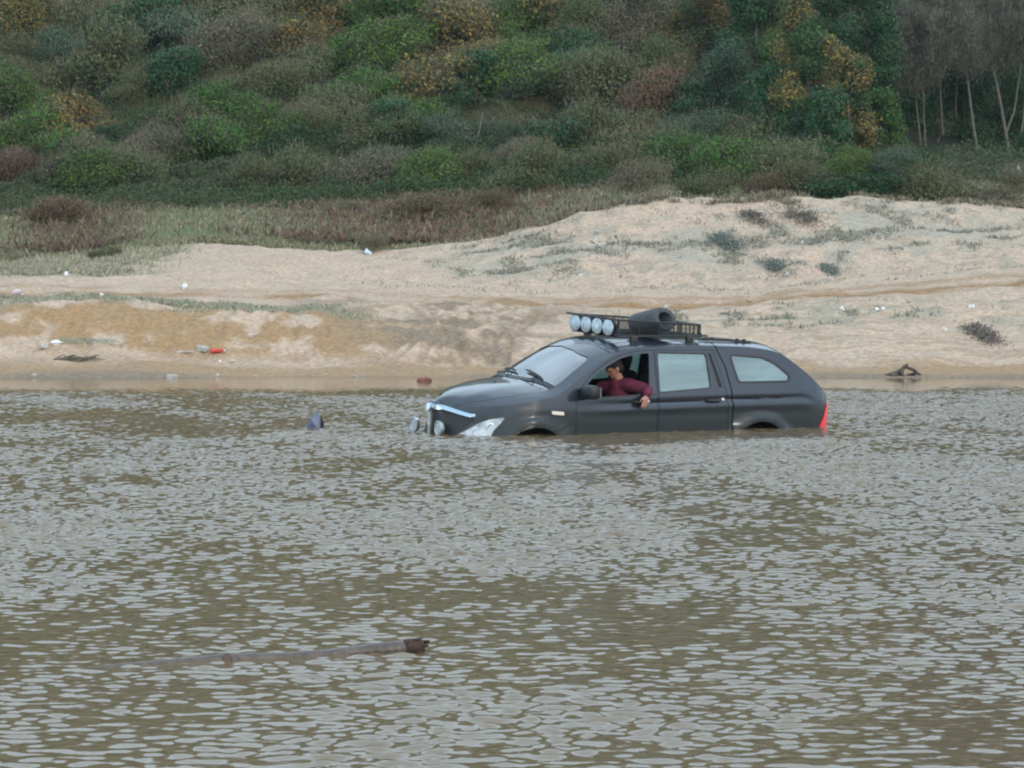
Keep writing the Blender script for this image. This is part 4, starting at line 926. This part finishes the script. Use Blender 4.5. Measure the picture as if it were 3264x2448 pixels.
def blue_fin():
    c = wpt(1000, 1362); M = mat('blue_plastic', (.10, .13, .24), rough=.35, noise=.5, nscale=6)
    v = [(-.14, 0, -.05), (.055, -.10, -.05), (.11, .03, -.05), (.03, .12, -.05), (.045, .0, .20), (.02, -.01, .205), (-.04, -.05, .10), (.075, -.04, .10)]
    f = [(0, 6, 5, 3), (0, 1, 6), (6, 1, 7), (6, 7, 5), (5, 7, 4), (1, 2, 7), (7, 2, 4), (2, 3, 4), (3, 5, 4), (0, 3, 2, 1)]
    m = MB(); m.v = v; m.f = [list(q) for q in f]; o = m.build('plastic_sheet', M, bevel=.008, ang=25); o.location = c; o.rotation_euler = (0, 0, .2)
    tag(o, 'dark blue pointed piece of plastic sticking out of the water in front of the car', 'plastic')
    d = MB().tube([(.10, .0, -.06), (.11, -.005, .05), (.085, 0, .13)], [.022, .02, .006], 8).build('dark_edge', M_black, o)
blue_fin()
def lump(name, r, sx, sy, sz, mt, seed, sub=3, rough=.3):
    bm = bmesh.new(); bmesh.ops.create_icosphere(bm, subdivisions=sub, radius=1); q = random.Random(seed); o1 = q.uniform(0, 90)
    for v in bm.verts:
        k = 1 + rough * (float(vnoise(v.co.x * 2.2 + o1, v.co.y * 2.2 + v.co.z * 3.1 + o1)) - .5) * 2; v.co = Vector((v.co.x * sx * k, v.co.y * sy * k, v.co.z * sz * k)) * r
    me = bpy.data.meshes.new(name); bm.to_mesh(me); bm.free(); me.polygons.foreach_set('use_smooth', [sub > 2] * len(me.polygons)); return link(name, me, mt)
o = lump('brick_lump', .09, 1.25, .9, .85, mat('brick_red', (.30, .13, .08), rough=.8, noise=.6, nscale=9), 3); o.location = wpt(1352, 1216); tag(o, 'reddish brown block lying at the shoreline left of the car', 'block')
def box_piece(name, px, py, dims, mt, lab, cat, rz=.2, ry=0., up=.0):
    P = hit(px, py); o = MB().box((0, 0, dims[2] / 2), dims).build(name, mt, bevel=min(dims) * .2, ang=30); o.location = (P[0], P[1], P[2] + up); o.rotation_euler = (0, ry, rz); tag(o, lab, cat); return o
def bottle(px, py, s, mt, capm, lab, rz=0., tilt=90):
    P = hit(px, py); root = empty('bottle', tuple(P + (0, 0, .045 * s))); tag(root, lab, 'bottle')
    b = MB().lathe([(-.13 * s, .02 * s), (-.125 * s, .043 * s), (.06 * s, .043 * s), (.10 * s, .018 * s), (.125 * s, .014 * s)], (0, 0, 0), (1, 0, 0), 14).build('bottle_body', mt, root)
    MB().lathe([(.122 * s, .017 * s), (.148 * s, .017 * s)], (0, 0, 0), (1, 0, 0), 12).build('cap', capm, root); root.rotation_euler = (0, 0, rz)
def bag(px, py, s, mt, lab, seed, cat='plastic bag', flat=.6):
    s *= .8; P = hit(px, py); o = lump('plastic_bag', s, 1.2, .8, flat, mt, seed, 2, .6); o.location = P + (0, 0, s * flat * .6); o.rotation_euler = (0, 0, seed * .7); tag(o, lab, cat)
box_piece('plank', 575, 1126, (.42, .045, .03), M_litter, 'pale board lying on the sand left of the white box', 'board', .05)
for i, x in enumerate((545, 568, 590)): pass
box_piece('foam_box', 644, 1127, (.20, .13, .10), M_litter, 'white foam box on the sand between the pale board and the red bottle', 'box', -.5, .15)
bottle(688, 1131, 1.0, M_redp, M_white, 'red plastic bottle lying on the left beach', .3)
bag(740, 1155, .04, M_litter, 'white plastic cup-sized scrap just right of and below the red bottle', 4, 'litter', .9)
bag(698, 1160, .03, M_white, 'tiny white scrap directly below the red bottle', 9, 'litter', .9)
box_piece('foam_box', 543, 1207, (.20, .12, .07), M_litter, 'white foam block floating at the edge of the water below the board', 'block', .1)
bag(133, 1113, .11, M_litter, 'whitish flattened bag low on the far left sand', 2)
bag(180, 1100, .10, M_white, 'crumpled white bag at the left end of the teal net', 5)
bag(793, 1075, .06, M_litter, 'white lump on the ochre slope above the red bottle', 6, 'litter', 1.1)
bag(60, 942, .16, mat('pale_pink', (.62, .48, .50), rough=.7, noise=.3), 'pale pink bag lying on the grass strip at the far left', 7)
bag(140, 838, .09, M_litter, 'white bag in the marsh grass at far left', 8)
bag(205, 882, .06, M_white, 'small upright white scrap at the lower edge of the marsh grass', 11, 'litter', 1.2)
bag(581, 922, .075, M_white, 'lone white scrap on the sand track left of centre', 12, 'litter', 1.2)
bag(324, 946, .05, M_white, 'small grey-white scrap on the track above the grass strip', 13, 'litter', 1)
bag(1170, 812, .09, mat('pale_blue', (.5, .62, .68), rough=.6), 'pale blue-white scrap beside the brown bush in the dune dip', 14, 'litter', 1.4)
bag(1897, 775, .13, M_litter, 'white bag on the big dune above the car roof, upper of two', 15); bag(1903, 790, .09, M_litter, 'white bag on the big dune above the car roof, lower of two', 16)
bag(2160, 622, .15, M_litter, 'white bags heaped on the crest of the big dune', 17); bag(2185, 618, .12, M_litter, 'white bag at the right end of the heap on the dune crest', 18)
bag(2120, 985, .06, M_litter, 'white scrap on the sand just above the roof basket', 19, 'litter', 1)
bag(2388, 963, .06, M_litter, 'white scrap on the sand beside the ochre track right of the basket', 20, 'litter', .7)
bag(2503, 884, .05, M_litter, 'white scrap under the grey shrublets right of the car roof', 21, 'litter', 1.3)
bag(2550, 780, .05, M_litter, 'white scrap high on the grassy side of the big dune', 22, 'litter', 1.3)
bag(1847, 880, .05, mat('pale_cyan', (.5, .66, .68), rough=.6), 'pale cyan scrap on the dune above the roof lamps', 23, 'litter', .8)
for i, (x, y) in enumerate(((2680, 992), (2795, 992), (2810, 990), (3085, 985), (3098, 984), (3005, 1055), (3138, 1062))):
    bag(x, y, .045, M_white, ('small white scrap on the right-hand beach, one of the scatter beyond the car', )[0], 30 + i, 'litter', 1.2)
for o in bpy.data.objects:
    if o.get('label', '').startswith('small white scrap on the right-hand'): o['group'] = 'white scraps scattered on the right-hand beach'
for i, (x, y, q) in enumerate(((105, 1203, 1.3), (432, 1202, .8), (690, 1201, 1.2), (808, 1204, 1), (1035, 1199, .7), (1130, 1204, 1.1), (1152, 1201, .6), (1252, 1190, .8), (1430, 1185, .7))):
    P = hit(x, y); o = lump('foam_scrap', .026 * q, 1.2, .6, .9, M_litter, 50 + i, 2, .7); o.location = P + (0, -.1 * i % .3, .015); tag(o, 'tiny white scrap washed up along the waterline left of the car', 'litter', 'white scraps along the left waterline')
for px, py, s in ((795, 590, .22), (783, 622, .16)):
    P = hit(px, py); o = lump('pale_rock', s, .8, .7, 1.1, mat('pale_rock', (.50, .49, .44), rough=.9, noise=.4), px, 3, .5); o.location = P - (0, .5, 0); tag(o, 'pale rock at the foot of the scrub, ' + ('upper' if py < 600 else 'lower') + ' of two', 'rock')
P = at(3246, 93.); P[2] = hill_ray(3246, 548, 93.)[2]; o = lump('pale_post', .13, .6, .5, 1.2, M_white, 90, 2, .4); o.location = P; tag(o, 'small pale upright object in the brush at the right edge', 'litter')
def net():
    r = np.random.default_rng(8); P = []
    for i in range(500):
        px = r.uniform(185, 370); q = hit(px, 1094 + r.normal() * 5 + (px - 185) * .01); P.append(q + (r.normal() * .03, r.normal() * .06, r.random() * .05))
    P = np.array(P); n = len(P); V, F, Cc = leaves(P, unit(r.normal(size=(n, 3))), .012 + .02 * r.random(n), np.array((.20, .36, .31)) * (.6 + .7 * r.random((n, 1))), r, .25)
    tag(link('fishing_net', mk_mesh('fishing_net', V, F, Cc), M_scrub), 'heap of teal green netting lying on the left beach', 'net')
net()
def debris():
    r = random.Random(3); P = hit(215, 1148); b = MB()
    for i in range(26): x = r.uniform(-.28, .3); b.tube([(x, r.uniform(-.1, .1), .01), (x + r.uniform(.05, .3), r.uniform(-.1, .1), r.uniform(.01, .09)), (x + r.uniform(.1, .4), r.uniform(-.1, .1), .01)], [.014, .010, .005], 5)
    o = b.build('driftwood_heap', M_twig); o.location = P; tag(o, 'heap of dark twigs on the left sand below the teal net', 'twigs')
    P = hit(2870, 1199); b = MB()
    for a, c in (((-.30, 0, 0), (.05, 0, .15)), ((.02, 0, .17), (.34, .05, .0)), ((-.05, .1, 0), (.10, 0, .20)), ((.0, -.05, .0), (.02, 0, .16)), ((.1, .1, .0), (.25, -.1, .06)), ((-.2, -.1, .0), (.0, .1, .08))): b.tube([a, [(a[i] + c[i]) / 2 + r.uniform(-.02, .02) for i in range(3)], c], [.026, .032, .020], 7)
    o = b.build('branch_pile', mat('dark_wood', (.10, .085, .07), rough=.8, noise=.6)); o.location = P; tag(o, 'dark broken branches at the waterline to the right of the car', 'branches')
debris()
# dark shrublets that stand out on the open sand
TU = [shrub_mesh(k, 420, vr, 1, .7, 5) for k in 'OBS']
for m in TU: m.materials.append(M_leaf)
big = {0: 'dark brown shrub patch near the top of the big dune, right one', 1: 'dark brown shrub patch near the top of the big dune, left one', 2: 'large grey-brown shrub low on the right beach', 3: 'blue-grey shrub on the dune side above the ochre track', 4: 'blue-grey shrub by the ochre track, right of a similar one'}
for i, (x, y, w_, k) in enumerate(((2540, 690, 85, 1), (2400, 700, 55, 1), (3130, 1075, 62, 1), (2470, 858, 52, 2), (2640, 868, 34, 2), (1475, 868, 20, 0), (1680, 872, 28, 0), (1720, 868, 30, 1), (1618, 900, 11, 0), (1140, 865, 9, 1), (1180, 850, 9, 1), (2860, 765, 45, 0), (2790, 800, 40, 2), (2700, 770, 40, 0), (2770, 722, 30, 1), (3180, 745, 26, 1),
    (2310, 780, 70, 2), (2100, 800, 45, 0), (1990, 815, 36, 2), (1780, 790, 40, 0), (2620, 1118, 12, 0), (2830, 1122, 13, 1), (3030, 1120, 8, 0), (2465, 1082, 11, 1), (2380, 1040, 14, 0), (2580, 1048, 16, 2), (2950, 1062, 30, 0), (3222, 1080, 9, 1), (2880, 1035, 18, 2), (340, 848, 14, 1), (595, 822, 20, 0), (470, 855, 16, 0), (870, 812, 12, 0), (60, 1040, 16, 1), (145, 1010, 10, 0), (570, 1045, 16, 0), (700, 1055, 22, 1), (640, 1000, 9, 0), (2240, 720, 40, 1), (2120, 735, 26, 1), (2960, 700, 30, 0), (3060, 790, 24, 2), (2700, 645, 30, 1), (2940, 660, 26, 1), (2010, 880, 18, 2), (1890, 850, 20, 0), (2200, 870, 30, 0), (3200, 960, 34, 2), (2920, 950, 20, 0), (2720, 990, 30, 2), (2600, 985, 26, 2), (2420, 995, 22, 2))):
    if i in big or w_ >= 60:
        r_ = np.random.default_rng(900 + i); n_ = int(w_ * 34); q = np.stack([x + r_.normal(size=n_) * w_ * .42, y + r_.normal(size=n_) * w_ * .16], 1); q[:, 1] += (q[:, 0] - x) * .35
        m_ = fbm(q[:, 0] * .06 + i, q[:, 1] * .12) + .1 * r_.random(n_) > .47; q = q[m_]; n_ = len(q)
        Pp = np.array([hit(a_, b_) for a_, b_ in q]); c0 = Pp.mean(0); Pp = Pp - c0 + np.stack([r_.normal(size=n_) * .06, r_.normal(size=n_) * .1, r_.random(n_) * .10], 1)
        V, F, Cc = leaves(Pp, unit(r_.normal(size=(n_, 3)) + (0, -.4, .6)), .022 + .03 * r_.random(n_), np.array((.15, .13, .11) if k != 2 else (.19, .22, .19)) * (.6 + .8 * r_.random((n_, 1))), r_, .35)
        o = link('low_shrub', mk_mesh('low_shrub', V, F, Cc), M_leaf); o.location = c0
        tag(o, big.get(i, 'low grey shrub patch in the middle of the dune slope above the car'), 'shrub'); continue
    P = hit(x, y + 6); s = w_ / FPX * P[1]; P[2] -= s * .08; o = link('shrublet', TU[k] if w_ < 50 else PROTO['BOS'[(k + 2) % 3] if k != 1 else 'B'][i % 4]); o.location = P; o.scale = (s, s, s * (.55 if w_ < 50 else .34)); o.rotation_euler = (0, 0, i * 1.1)
    tag(o, 'small low dark shrublet, one of many dotted over the bare sand', 'shrublet', 'small dark shrublets dotted over the sand')
# thin damp air over the whole valley
hz = MB().box((0, 200, 28), (420, 460, 62)).build('haze', None, smooth=False); tag(hz, kind='stuff')
hm = bpy.data.materials.new('haze'); hm.use_nodes = True; ht = hm.node_tree; ht.nodes.remove(ht.nodes['Principled BSDF'])
pv = ht.nodes.new('ShaderNodeVolumePrincipled'); pv.inputs['Color'].default_value = (.72, .86, 1, 1); pv.inputs['Density'].default_value = .00014
ht.links.new(pv.outputs[0], ht.nodes['Material Output'].inputs['Volume']); hz.data.materials.append(hm)
